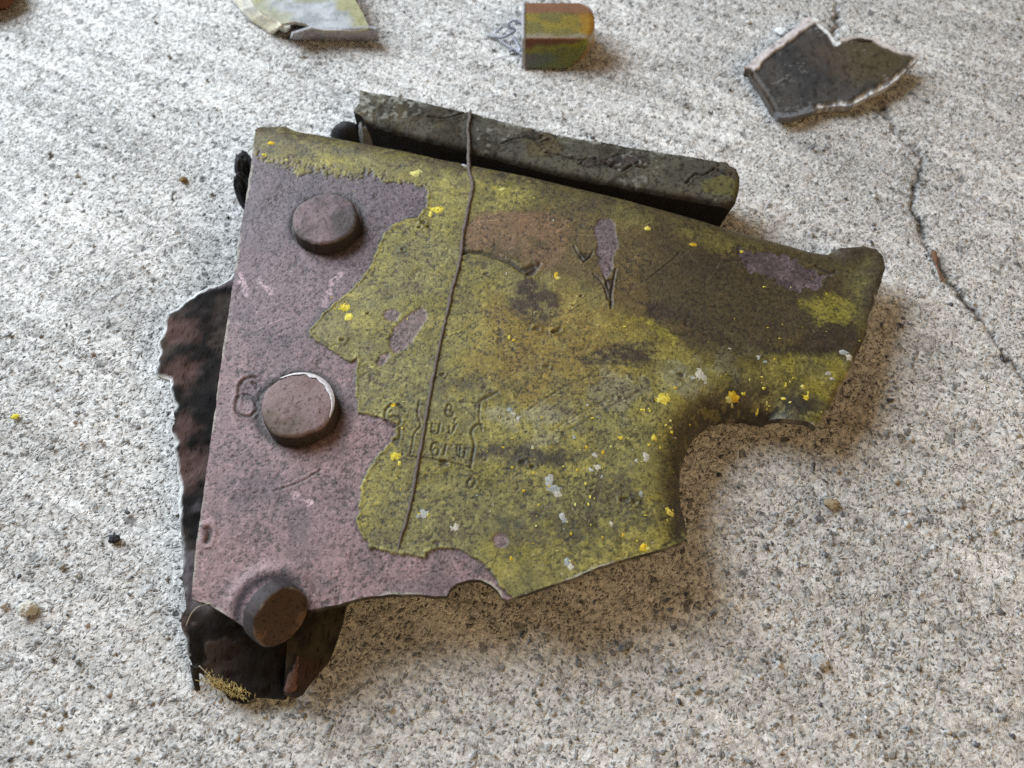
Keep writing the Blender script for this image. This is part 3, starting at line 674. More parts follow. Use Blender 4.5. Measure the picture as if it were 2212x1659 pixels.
plate["label"] = "thick plate with mauve primer on the left and olive paint on the right"

# ---- lookup of the plate height, used to lay small things on it
_pv = np.asarray(V); _lo = _pv[:, :2].min(0); _k = ((_pv[:, :2] - _lo) / 0.5).astype(int); _zm = np.full(_k.max(0) + 2, -9.0)
np.maximum.at(_zm, (_k[:, 0], _k[:, 1]), _pv[:, 2])
def plate_z(p):
    k = np.clip(((np.atleast_2d(p) - _lo) / 0.5).astype(int), 0, np.array(_zm.shape) - 1); z = _zm[k[:, 0], k[:, 1]]
    return np.where(z > -8, z, ZP)
def on_plate(items):
    p = UP_([f[:2] for f in items]); sd = sdf(p, O_plate); return [f for f, q in zip(items, sd) if q < -0.5]

# ---- lichen and paint flakes on the plate
yl = [(742, 665, 1.0), (752, 685, .8), (735, 660, .5), (899, 374, .9), (945, 452, 1.0), (930, 462, .6), (1200, 595, .55), (1205, 600, .4), (855, 985, .8), (862, 1000, .5), (850, 875, .6), (872, 868, .35),
      (1435, 858, 1.1), (1425, 862, .6), (1590, 838, .9), (1582, 845, .6), (1575, 890, .9), (1568, 905, .6), (1412, 945, .5), (1450, 1100, .8), (1390, 1180, .7), (1400, 1185, .4), (1350, 705, .4), (1400, 492, .6), (1500, 520, .5), (1085, 410, .5),
      (1610, 525, .4), (1660, 600, .35), (1590, 680, .3), (988, 1090, .3), (905, 1110, .4), (925, 1112, .35), (585, 310, .5), (620, 345, .4), (570, 335, .5), (1495, 905, .35), (1460, 835, .3), (1480, 870, .3), (870, 925, .25), (1100, 730, .35), (1110, 735, .3)]
r0 = np.random.default_rng(5)
for k in range(44): yl.append((r0.uniform(1560, 1790), r0.uniform(800, 905), r0.uniform(.2, .5)))
for k in range(70): yl.append((r0.uniform(1080, 1470), r0.uniform(880, 1230), r0.uniform(.16, .38)))
for k in range(12): yl.append((r0.uniform(780, 1500), r0.uniform(420, 1180), r0.uniform(.10, .2)))
for k in range(40): yl.append((r0.uniform(1640, 1880), r0.uniform(560, 800), r0.uniform(.10, .22)))
for k in range(90): yl.append((r0.uniform(700, 1850), r0.uniform(340, 1200), r0.uniform(.10, .22)))
yl = on_plate(yl)
M_lichen = attr_mat("yellow_lichen", 0.9, 0.1, speck=0.4, speck_scale=2600, grain=0.35, bump=0.0001)
wl = [(1185, 1040, .9), (1195, 1055, 1.0), (1205, 1068, .8), (1190, 1030, .5), (915, 1108, 1.0), (905, 1115, .6), (985, 1137, .8), (975, 1140, .5), (1215, 1115, .6), (1220, 1125, .5), (1290, 1010, .7), (1285, 985, .7), (1275, 1015, .6), (1300, 1030, .4), (1395, 985, .9), (1375, 995, .5), (1365, 1003, .4), (1385, 1065, .6), (1320, 1130, .6), (1060, 1105, .4), (1030, 1070, .4), (1065, 1090, .4),
      (1515, 805, 1.2), (1525, 810, .8), (1500, 812, .6), (1225, 1215, .7), (1232, 1228, .7), (1215, 1240, .4), (1095, 590, .4), (1240, 945, .5), (1195, 475, .3), (1150, 965, .3), (1265, 900, .4), (1100, 885, .6), (1110, 895, .5), (1120, 905, .5), (1645, 760, .6), (1660, 768, .5), (1580, 745, .4), (1180, 1095, .3), (1270, 875, .4), (1835, 745, .9), (1845, 755, .8), (1800, 790, .6), (1808, 800, .5)]
for k in range(46): wl.append((r0.uniform(1080, 1470), r0.uniform(880, 1235), r0.uniform(.10, .26)))
for k in range(26): wl.append((r0.uniform(430, 900), r0.uniform(400, 1290), r0.uniform(.07, .13)))
for k in range(16): wl.append((r0.uniform(1500, 1850), r0.uniform(560, 860), r0.uniform(.10, .2)))
for k in range(110): wl.append((r0.uniform(800, 1480), r0.uniform(500, 1230), r0.uniform(.09, .17)))
wl = on_plate(wl)
def crust(name, items, colors, seed, lift, label):
    T = V_plate[:N_TOP]; x, y = T[:, 0], T[:, 1]; best = np.full(N_TOP, 9.0); who = np.zeros(N_TOP, int)
    fine, mid = fbm(x, y, 0.45, 3, seed, .7) - .5, fbm(x, y, 1.3, 3, seed + 4) - .5
    for i, (px, py, r) in enumerate(items):
        q = UP_([(px, py)])[0]; r = r * (1.12 if r > .45 else .95) * (.8 if name == 'pale_flakes' else 1); m = (np.abs(x - q[0]) < r * 2.4) & (np.abs(y - q[1]) < r * 2.4)
        e = .7 + .6 * _hash(np.array([i]), np.array([seed]), 3)[0]
        k = np.hypot((x[m] - q[0]) * e, (y[m] - q[1]) / e) / r + fine[m] * 1.5 + mid[m] * 1.1
        b = best[m]; wv = who[m]; wv[k < b] = i; who[m] = wv; best[m] = np.minimum(b, k)
    inn = best < 0.95; f = Q_plate[inn[Q_plate].sum(1) >= 3]
    used = np.unique(f); rm = np.full(N_TOP, -1); rm[used] = np.arange(len(used))
    W = T[used].copy(); W[:, 2] += np.where(inn[used], .03 + lift * np.clip(.95 - best[used], 0, 1) * (1 + fine[used] * 2), -.03)
    cc = np.array(colors)[who[used] % len(colors)] * (0.72 + .9 * (fine[used][:, None] + .25))
    o = new_obj(name, mesh_np(name, W, rm[f], np.clip(cc, .01, 1)), plate, M_lichen); o["kind"] = "stuff"; o["label"] = label
crust("lichen", yl, [(0.66, 0.56, 0.08), (0.70, 0.62, 0.13), (0.62, 0.44, 0.04), (0.58, 0.55, 0.20)], 301, .16, "bright yellow lichen crusts on the plate")
crust("pale_flakes", wl, [(0.42, 0.44, 0.42), (0.34, 0.37, 0.36), (0.52, 0.50, 0.42), (0.45, 0.44, 0.38)], 331, .10, "pale grey crusts and paint flakes on the plate")

# ---- rivets
def rivet(center, normal, r, height, colfn, seed, dome=0.5, base=0.6):
    n = np.asarray(normal, float); n /= np.linalg.norm(n)
    a = np.cross(n, [0, 1, 0.2]); a /= np.linalg.norm(a); b = np.cross(n, a)
    prof = [(1.03, -height - base), (1.03, -height), (1.02, -height * .5), (1.0, -0.45), (0.975, -0.18), (0.935, -0.02)]
    prof += [(q, 0.02 + dome * (1 - q * q) * 0.9) for q in np.linspace(0.90, 0.03, 30)]
    S = 140; V = []; C = []
    for (pr, pz) in prof:
        t = np.arange(S) * 2 * math.pi / S
        k = 1 + (fbm(np.cos(t) * 3 + 5, np.sin(t) * 3 + 5, 1.3, 3, seed) - .5) * 0.11
        lx, ly = pr * r * k * np.cos(t), pr * r * k * np.sin(t)
        hz = pz + (fbm(lx, ly, 3.4, 5, seed + 3, .55) - .5) * 0.45 * (pr < .95) + (fbm(lx, ly, .8, 3, seed + 4) - .5) * .12
        V.append(center + np.outer(lx, a) + np.outer(ly, b) + np.outer(hz, n))
        C.append(colfn(lx, ly, np.full(S, pr), np.full(S, pz)))
    m = len(prof); Q = [(i * S + k, i * S + (k + 1) % S, (i + 1) * S + (k + 1) % S, (i + 1) * S + k) for i in range(m - 1) for k in range(S)]
    V = np.vstack(V + [[center + n * (0.02 + dome * .9)]]); C = np.vstack(C + [C[-1][:1]])
    tr = [((m - 1) * S + k, (m - 1) * S + (k + 1) % S, m * S) for k in range(S)]
    return mesh_np("rivet", V, np.array(Q), C, np.array(tr))
def rc1(x, y, pr, pz):
    k = fbm(x, y, 5, 5, 5, .7) + .010 * (y - x); c = lerp(np.tile((0.170, 0.122, 0.132), (len(x), 1)), np.array((0.066, 0.056, 0.058)), sm(.32, .66, k))
    c = lerp(c, np.array((0.03, 0.025, 0.02)), (pr > .99) * 0.85); c = lerp(c, np.array((0.10, .085, .06)), np.exp(-((pr - .95) / .03) ** 2) * sm(.4, .6, fbm(x, y, 3, 2, 9)) * .7)
    return c
def rc2(x, y, pr, pz):
    k = fbm(x, y, 5, 4, 15); c = lerp(np.tile((0.20, 0.138, 0.138), (len(x), 1)), np.array((0.11, 0.078, 0.058)), sm(.36, .72, k))
    ang = np.degrees(np.arctan2(y, x))
    return lerp(c, np.array((0.03, 0.025, 0.02)), (pr > .99) * 0.85)
def rc3(x, y, pr, pz):
    k = fbm(x, y, 4, 4, 25); c = lerp(np.tile((0.14, 0.080, 0.044), (len(x), 1)), np.array((0.06, 0.036, 0.022)), sm(.40, .62, k))
    c = lerp(c, np.array((0.045, 0.037, 0.040)), (pr > .985) * 0.95)
    return lerp(c, np.array((0.24, 0.21, 0.18)), np.exp(-((pr - .965) / .02) ** 2) * sm(.42, .55, fbm(x, y, 4, 3, 28)) * .8)
def add_rivet(me, label): 
    o = new_obj("rivet", me, frag, M_rivet); o["label"] = label; return o
add_rivet(rivet(U([(702, 471)], ZP + 3.0)[0], (0.01, 0.0, 1), 6.65, 3.0, rc1, 3, .35), "domed rivet head nearest the rolled upper edge")
rv2 = add_rivet(rivet(U([(643, 873)], ZP + 3.0)[0], (0.0, 0.02, 1), 6.65, 3.0, rc2, 8, .30), "middle rivet head with a bright scraped rim")
c3 = U([(609, 1334)], ZP + 1.6)[0]; v3_ = CAM - c3; v3_ /= np.linalg.norm(v3_)
t3 = 0.80 * np.array([1, 0, 0]) - 0.60 * UP; n3 = math.cos(math.radians(48)) * v3_ + math.sin(math.radians(48)) * t3
add_rivet(rivet(c3, n3, 5.15, 1.9, rc3, 13, .15, 1.0), "tilted brown rivet hanging out of the torn lower corner")
# bright scraped crescent on the middle rivet
ctr = U([(643, 873)], ZP + 3.0)[0]
def crescent(a0, a1, wmax, seed):
    r = np.random.default_rng(seed); V = []; n = 60
    for i in range(n):
        t = i / (n - 1); a = math.radians(a0 + (a1 - a0) * t); wd = wmax * math.sin(math.pi * t) ** .6 * (0.6 + .8 * vnoise(np.array([t * 14.]), np.array([0.]), seed)[0]) + .03
        for k, q in enumerate((6.6, 6.6 - wd * .5, 6.6 - wd)):
            V.append(ctr + [q * math.cos(a), q * math.sin(a), (-.12, .12, .09)[k]])
    Q = [(i * 3 + k, i * 3 + k + 1, (i + 1) * 3 + k + 1, (i + 1) * 3 + k) for i in range(n - 1) for k in range(2)]
    return np.array(V), np.array(Q)
V1, Q1 = crescent(-25, 128, 0.75, 3)
M_bare = plain_mat("bare_metal", (0.48, 0.45, 0.46), 0.5, 0.4, metal=0.25, var=0.45, scale=1800, bump=0.00008)
new_obj("scraped_rim", mesh_np("scraped_rim", V1, Q1), rv2, M_bare)

# ---- dark backing sheet under the plate
BK = [(520, 545), (513, 560), (505, 590), (480, 608), (450, 622), (425, 632), (408, 642), (400, 648), (378, 668), (362, 675), (355, 685), (350, 705), (338, 735), (342, 765), (340, 785), (336, 805), (352, 812), (362, 818), (368, 850), (373, 880), (378, 905), (372, 930), (380, 1000), (384, 1100), (390, 1200), (396, 1280), (389, 1330), (398, 1380), (405, 1420), (414, 1445), (432, 1452), (450, 1466), (470, 1488), (492, 1507), (520, 1513), (560, 1511), (614, 1508), (616, 1450), (620, 1380), (650, 1300), (700, 1250), (700, 900), (700, 560)]
ZB = 7.0
def back_z(x, y):
    yb = U2([(500, 1330)], ZB)[0, 1]; ye = U2([(500, 1510)], 1.5)[0, 1]
    return ZB - 4.4 * sm(yb, ye, y)
Zs = np.array([ZB if p[1] < 1330 else ZB - 4.4 * sm(1330, 1510, np.array([p[1]]))[0] for p in BK])
O_back = rough_outline(np.array([U2([p], z)[0] for p, z in zip(BK, Zs)]), 0.45, 0.6, 9)
def back_top(P, d):
    x, y = P[:, 0], P[:, 1]; nb, nm, nf = fbm(x, y, 9, 4, 101), fbm(x, y, 2.5, 4, 102), fbm(x * 2, y * .5, 1.0, 3, 103)
    z = back_z(x, y) + (nb - .5) * 2.2 + (nm - .5) * .9 + (nf - .5) * .14
    c = lerp(np.tile((0.048, 0.037, 0.032), (len(P), 1)), np.array((0.012, 0.011, 0.011)), sm(.4, .6, nb))
    c = lerp(c, np.array((0.105, 0.090, 0.096)), sm(.50, .62, fbm(x, y, 6, 4, 104)) * .8 * sm(U2([(400, 800)], ZB)[0, 0], U2([(450, 800)], ZB)[0, 0], x))
    for (px, py, r, s) in [(395, 715, 5.2, 1), (385, 800, 5.0, 2), (360, 700, 3.0, 3), (395, 930, 4.0, 4), (400, 1010, 5, 6)]:
        q = U2([(px, py)], ZB)[0]; k = np.hypot(x - q[0], y - q[1]) / r + (nm - .5) * 1.2
        c = lerp(c, np.array((0.105, 0.062, 0.055)), (1 - sm(.3, 1.1, k)) * .7)
    low = sm(U2([(500, 1290)], ZB)[0, 1], U2([(500, 1350)], ZB)[0, 1], y)
    crust = sm(.48, .58, fbm(x, y, 3.6, 4, 107))
    c = lerp(c, lerp(np.tile((0.012, 0.010, 0.009), (len(P), 1)), np.array((0.060, 0.044, 0.036)), crust * sm(U2([(560, 1400)], 3)[0, 0], U2([(430, 1400)], 3)[0, 0], x)), low)  # tarry black lower end, the cavity's shade put into its colour
    z += crust * low * .35
    rim = (1 - sm(.15, .75, d + (nm - .5) * .8)) * sm(.36, .5, fbm(x, y, 9, 3, 109)) * (x < U2([(520, 700)], ZB)[0, 0])
    c = lerp(c, np.array((0.62, 0.64, 0.64)), rim)
    z -= .6 * (1 - sm(0, 1.5, d))
    return z, c
def back_edge(P, c):
    k = fbm(P[:, 0], P[:, 1], 5.0, 3, 111); lf = (P[:, 1] > U2([(400, 1460)], 2)[0, 1])
    return lerp(np.tile((0.03, 0.025, 0.022), (len(P), 1)), np.array((0.70, 0.72, 0.72)), sm(.36, .48, k) * lf)
V, Q, C = grid_slab(O_back, 0.35, back_top, lambda P, d: np.full(len(P), 1.3), back_edge)
o = new_obj("backing_sheet", mesh_np("backing_sheet", V, Q, C), frag, M_back); o["label"] = "dark torn sheet showing left of and below the plate"
# folded flange at its lower right
FL = [(618, 1350), (616, 1440), (614, 1500), (628, 1506), (642, 1508), (655, 1503), (663, 1490), (690, 1455), (712, 1425), (728, 1380), (742, 1335), (754, 1285), (700, 1270), (640, 1290)]
ZF = [7, 5.4, 3.4, 2.6, 2.2, 2.0, 2.0, 2.2, 2.6, 3.2, 4.2, 5, 7, 7.5]
O_fl = rough_outline(np.array([U2([p], z)[0] for p, z in zip(FL, ZF)]), 0.6, 0.2, 19)
def fl_top(P, d):
    x, y = P[:, 0], P[:, 1]; x0, x1 = U2([(615, 1450)], 2)[0, 0], U2([(740, 1380)], 2)[0, 0]
    z = 4.6 - 2.2 * sm(x0, x1, x) + sm(U2([(650, 1480)], 2)[0, 1], U2([(650, 1300)], 4)[0, 1], y) * 2.6 + (fbm(x, y, 6, 4, 121) - .5) * .8
    c = lerp(np.tile((0.050, 0.043, 0.030), (len(P), 1)), np.array((0.022, 0.019, 0.016)), sm(.42, .62, fbm(x, y, 5, 4, 123)))
    q = U2([(668, 1462)], 1.6)[0]; c = lerp(c, np.array((0.06, 0.034, 0.03)), (1 - sm(1.5, 4.0, np.hypot(x - q[0], y - q[1]))) * .8)
    return z, c
V, Q, C = grid_slab(O_fl, 0.4, fl_top, lambda P, d: np.full(len(P), 1.2))
o = new_obj("folded_flange", mesh_np("folded_flange", V, Q, C), frag, M_back)
# curled lip and hanging tab
def ribbon(cl, width, nrm, thick, colr, seed, name, mat, parent):
    cl = resample(smooth(cl, 2, False), 0.35); n = len(cl); W = np.interp(np.linspace(0, 1, n), np.linspace(0, 1, len(width)), width)
    nr = np.asarray(nrm, float); nr /= np.linalg.norm(nr); T = np.gradient(cl, axis=0); T /= np.linalg.norm(T, axis=1)[:, None]
    S = np.cross(T, nr); S /= np.linalg.norm(S, axis=1)[:, None]; N = np.cross(S, T)
    V = []; 
    for i in range(n):
        j = 1 + (vnoise(np.array([i * .5]), np.array([0.]), seed)[0] - .5) * .5
        for (a, b) in ((-1, -1), (-.5, .2), (0, .6), (.5, .2), (1, -1), (0, -.6)): V.append(cl[i] + S[i] * W[i] * .5 * a * j + N[i] * thick * b)
    k = 6; Q = [(i * k + a, i * k + (a + 1) % k, (i + 1) * k + (a + 1) % k, (i + 1) * k + a) for i in range(n - 1) for a in range(k)]
    Q += [(0, 1, 2, 5), (2, 3, 4, 5)]; b = (n - 1) * k; Q += [(b + 5, b + 2, b + 1, b), (b + 5, b + 4, b + 3, b + 2)]
    cc = np.tile(colr, (len(V), 1)) * (0.7 + .6 * rng.random((len(V), 1)))
    return new_obj(name, mesh_np(name, np.array(V), np.array(Q), cc), parent, mat)
def pl3(l): return np.vstack([U([p[:2]], p[2]) for p in l])
o = ribbon(pl3([(643, 1418, 5.8), (641, 1440, 5.8), (634, 1458, 5.8), (629, 1476, 5.4), (630, 1495, 4.2), (640, 1506, 3.0)]), [.6, .9, 1.5, 2.0, 2.2, 1.4], (0.3, -0.2, 1), .35, (0.15, 0.085, 0.068), 5, "curled_lip", M_rail, frag)
o = ribbon(pl3([(418, 1440, 4.0), (419, 1460, 2.6), (422, 1478, 1.2), (425, 1492, .3)]), [1.8, 1.6, 1.3, 1.0], (-0.3, -0.6, 1), .3, (0.03, 0.024, 0.02), 6, "hanging_tab", M_rail, frag)

# ---- rail behind the plate
RB = [(778, 192), (840, 203), (900, 215), (960, 230), (1015, 241), (1100, 262), (1200, 287), (1300, 305), (1400, 321), (1500, 336), (1555, 346)]
RE = [(1580, 351), (1594, 358), (1600, 372), (1599, 400), (1592, 430)]
RF = [(1580, 442), (1520, 430), (1400, 410), (1300, 390), (1200, 370), (1100, 345), (1010, 322), (900, 294), (850, 280), (800, 266)]
RL = [(790, 262), (783, 252), (775, 247), (764, 239), (768, 230), (776, 222), (777, 205)]
ZR = 11.5
O_rail = rough_outline(U2(RB + RE + RF + RL, ZR), 0.5, 0.14, 29)
RFL = U2(RF, ZR); REL = U2(RE + RF[:1], ZR); RBL = U2(RB, ZR)
def rail_top(P, d):
    x, y = P[:, 0], P[:, 1]; nb, nm, nf = fbm(x, y, 8, 4, 201), fbm(x, y, 2.4, 4, 202), fbm(x, y, .8, 3, 203)
    z = ZR + (nb - .5) * .3 + (nm - .5) * .22 + (nf - .5) * .12
    df = seg_dist(P, RFL[:-1], RFL[1:]); de = seg_dist(P, REL[:-1], REL[1:])
    for dd, R in ((df, 1.7), (de, 1.6), (seg_dist(P, RBL[:-1], RBL[1:]), .7)):
        q = np.clip(dd, 0, R); z -= (R - np.sqrt(np.maximum(R * R - (R - q) ** 2, 0))) * .9
    c = lerp(np.tile((0.078, 0.064, 0.035), (len(P), 1)), np.array((0.036, 0.031, 0.020)), sm(.42, .62, nb))
    gx0 = U2([(1430, 380)], ZR)[0, 0]
    grey = sm(.50, .56, fbm(x, y, 7, 4, 207) + .10 * sm(gx0 - 4, gx0 + 6, x))
    c = lerp(c, np.array((0.080, 0.077, 0.062)), grey * .6); z -= grey * .16
    q = U2([(1560, 400)], ZR)[0]; m = 1 - sm(.75, .95, np.hypot((x - q[0]) / 5.0, (y - q[1]) / 3.2) + (nm - .5) * .5)
    c = lerp(c, np.array((0.105, 0.10, 0.038)), m)
    for (px, py, rx, ry, s) in [(1355, 348, 5.0, 1.9, 1), (1290, 350, 4, 1.2, 2), (1150, 292, 2.4, 1.6, 3)]:
        q = U2([(px, py)], ZR)[0]; k = np.hypot((x - q[0]) / rx, (y - q[1]) / ry) + (nm - .5) * 1.0; g = 1 - sm(.7, .9, k)
        c = lerp(c, np.array((0.045, 0.036, 0.032)), g * .85); z += g * .15
        e = np.exp(-((k - .95) / .10) ** 2); c = lerp(c, np.array((.012, .011, .01)), e * .8); z -= e * .2
    for pts in [[(925, 252), (960, 256), (985, 250), (1005, 240)], [(1085, 310), (1110, 300), (1140, 295), (1165, 308), (1190, 300)], [(1180, 330), (1210, 335), (1250, 345), (1290, 342)], [(1300, 350), (1340, 370), (1380, 350)], [(1480, 395), (1500, 375), (1520, 378), (1545, 365), (1570, 378)]]:
        k = line_dist(P + np.stack([nm - .5, nf - .5], 1) * .8, U2(pts, ZR), 3); g = np.exp(-(k / .22) ** 2)
        c = lerp(c, np.array((.010, .009, .008)), g * .85); z -= g * .25; z += .2 * np.exp(-((k - .5) / .3) ** 2)
    lx = U2([(830, 220)], ZR)[0]
    pale = sm(.56, .64, fbm(x, y, 1.1, 3, 211)) * (1 - sm(4, 13, np.hypot(x - lx[0], (y - lx[1]) * 1.6)))
    back = (1 - sm(.2, 1.6, seg_dist(P, RBL[:-1], RBL[1:]) + (nm - .5) * 1.5)) * sm(.5, .62, fbm(x, y, 2.0, 4, 215))
    pal2 = sm(.60, .68, fbm(x, y, 0.9, 3, 217)) * sm(.55, .65, fbm(x, y, 6, 2, 219))
    c = lerp(c, np.array((0.34, 0.35, 0.31)), np.clip(pale + back + pal2 * .5, 0, 1) * .6)
    dk = sm(.62, .7, fbm(x, y, .8, 2, 221)); c = lerp(c, np.array((.012, .011, .009)), dk * .6); z -= dk * .08
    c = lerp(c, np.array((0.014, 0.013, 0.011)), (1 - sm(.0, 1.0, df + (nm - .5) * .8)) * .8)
    return z, c
V, Q, C = grid_slab(O_rail, 0.22, rail_top, lambda P, d: 10.8 - 0.0 * d, lambda P, c: np.tile((0.016, 0.014, 0.012), (len(P), 1)))  # rail walls near black: shade of the narrow gap put into the colour
# draw the foot of the far end inwards, as the rail's end is cut back
xe = O_rail[:, 0].max(); low = V[:, 2] < 3.0
V[low, 0] = np.where(V[low, 0] > xe - 6, xe - 6 + (V[low, 0] - xe + 6) * 0.35, V[low, 0])
rail = new_obj("rail", mesh_np("rail", V, Q, C), frag, M_rail); rail["label"] = "dark olive bar with cracked paint behind the plate's upper edge"

# ---- black rubber and mortar between plate, rail and floor
def lump(name, center, rad, mat, seed, parent, amp=.3, detail=2.0):
    nu, nv = 40, 24
    th, ph = np.meshgrid(np.linspace(0, math.pi, nv + 1), np.arange(nu) * 2 * math.pi / nu, indexing='ij'); th, ph = th.ravel(), ph.ravel()
    n = np.stack([np.sin(th) * np.cos(ph), np.sin(th) * np.sin(ph), np.cos(th)], 1)
    k = 1 + (fbm(n[:, 0] * detail + 5 + n[:, 2], n[:, 1] * detail + 9 - n[:, 2] * .7, 1, 4, seed) - .5) * 2 * amp
    V = np.asarray(center) + n * np.asarray(rad) * k[:, None]
    Q = [(i * nu + j, (i + 1) * nu + j, (i + 1) * nu + (j + 1) % nu, i * nu + (j + 1) % nu) for i in range(nv) for j in range(nu)]
    return new_obj(name, mesh_np(name, np.array(V), np.array(Q)), parent, mat)
lump("rubber_seal", U([(533, 375)], 6.5)[0], (1.9, 3.8, 5.5), M_rubber, 3, frag, .25, 3)
lump("rubber_seal", U([(529, 418)], 6.5)[0], (1.7, 3.0, 5.5), M_rubber, 4, frag, .25, 3)
lump("rubber_seal", U([(752, 296)], 4.0)[0], (4.0, 2.6, 4.2), M_rubber, 5, frag, .1, 1.5)
lump("mortar_crumb", U([(793, 300)], 4.5)[0], (1.9, 2.2, 4.8), M_dust, 6, frag, .35, 3)
lump("mortar_crumb", U([(795, 275)], 7.5)[0], (0.8, 1.6, 2.6), M_dust, 7, frag, .35, 3)

# ---- straw coloured moss tuft at the lower left
def fibres(n, seed):
    r = np.random.default_rng(seed); V = []; T = []
    for k in range(n):
        t = r.uniform(0, 1); b = U([(440 + 88 * t + r.normal(0, 9), 1462 + 42 * t + r.normal(0, 7))], 3.4 - t * .6)[0]
        d = np.array([r.normal(.2, .45), r.normal(.1, .5), 1.0]); d /= np.linalg.norm(d); L = r.uniform(.4, 1.3); wd = r.uniform(.05, .09)
        s = np.cross(d, [r.normal(), r.normal(), 0.1]); s /= np.linalg.norm(s)
        o = len(V); V += [b - s * wd, b + s * wd, b + d * L + s * .02 + np.cross(d, s) * wd, b + np.cross(d, s) * wd]; T += [(o, o + 1, o + 2), (o + 1, o + 3, o + 2), (o + 3, o, o + 2)]
    return np.array(V), np.array(T)
M_moss = plain_mat("dry_moss", (0.62, 0.50, 0.22), 0.9, 0.1, var=.5, scale=1200)
V, T = fibres(330, 9)
o = new_obj("dry_moss", mesh_np("dry_moss", V, np.zeros((0, 4), int), None, T), frag, M_moss, False); o["kind"] = "stuff"
M_hair = plain_mat("pale_fibre", (0.42, 0.38, 0.30), 0.8, 0.2, var=.3)
for i, l in enumerate([[(430, 1438, 4.0), (455, 1462, 3.0), (485, 1488, 2.4), (510, 1508, 1.6), (525, 1515, .8)], [(402, 1352, 7.4), (412, 1325, 9), (430, 1308, 11.5), (455, 1303, 13.3)]]):
    V, Q, T = tube(resample(smooth(pl3(l), 3, False), .4), .09, 5); new_obj("fibre", mesh_np("fibre", V, Q, None, T), frag, M_hair)

# ------------------------------------------------------------------ dried stem across plate and rail
ST = [(1015, 240), (1014, 262), (1013, 290), (1012, 315), (1012, 335), (1013, 355), (1017, 372), (1021, 388), (1018, 415), (1013, 450), (1007, 485), (999, 525), (990, 570), (979, 620), (969, 668), (956, 722), (944, 780), (931, 845), (920, 905), (909, 960), (899, 1020), (890, 1070), (880, 1110), (869, 1155), (858, 1196)]
sp = []
for p in ST:
    if p[1] < 320: sp.append(U([p], ZR + .30)[0])
    elif p[1] < 350: sp.append(U([p], ZR + .2)[0])
    else:
        b = U([p], ZP)[0]; zz = plate_z([b[:2]])[0]; b = U([p], zz + .12)[0]; sp.append(b)
path = resample(smooth(np.array(sp), 2, False), .35); n = len(path)
rad = 0.30 + .14 * fbm(np.arange(n) * .35, np.zeros(n), 4, 3, 7) - .12 * np.linspace(0, 1, n)
rad[-12:] *= np.linspace(1, .35, 12); path[:, 0] += (fbm(np.arange(n) * .35, np.zeros(n), 5, 3, 17) - .5) * .7
V, Q, T = tube(path, rad, 9, 3, .4)
o = new_obj("dried_stem", mesh_np("dried_stem", V, Q, None, T), None, M_stem)
tag(o, "thin brown dried stem lying across the olive bar and down the painted plate", "stem")
lump("spider_web_wad", U([(1003, 362)], 11.8)[0], (1.1, .7, .6), plain_mat("dusty_web", (.38, .39, .42), .9, .1, var=.3), 31, None, .35, 3)
tag(bpy.data.objects["spider_web_wad"], "small pale grey wad of web beside the stem at the plate's upper edge", "web")

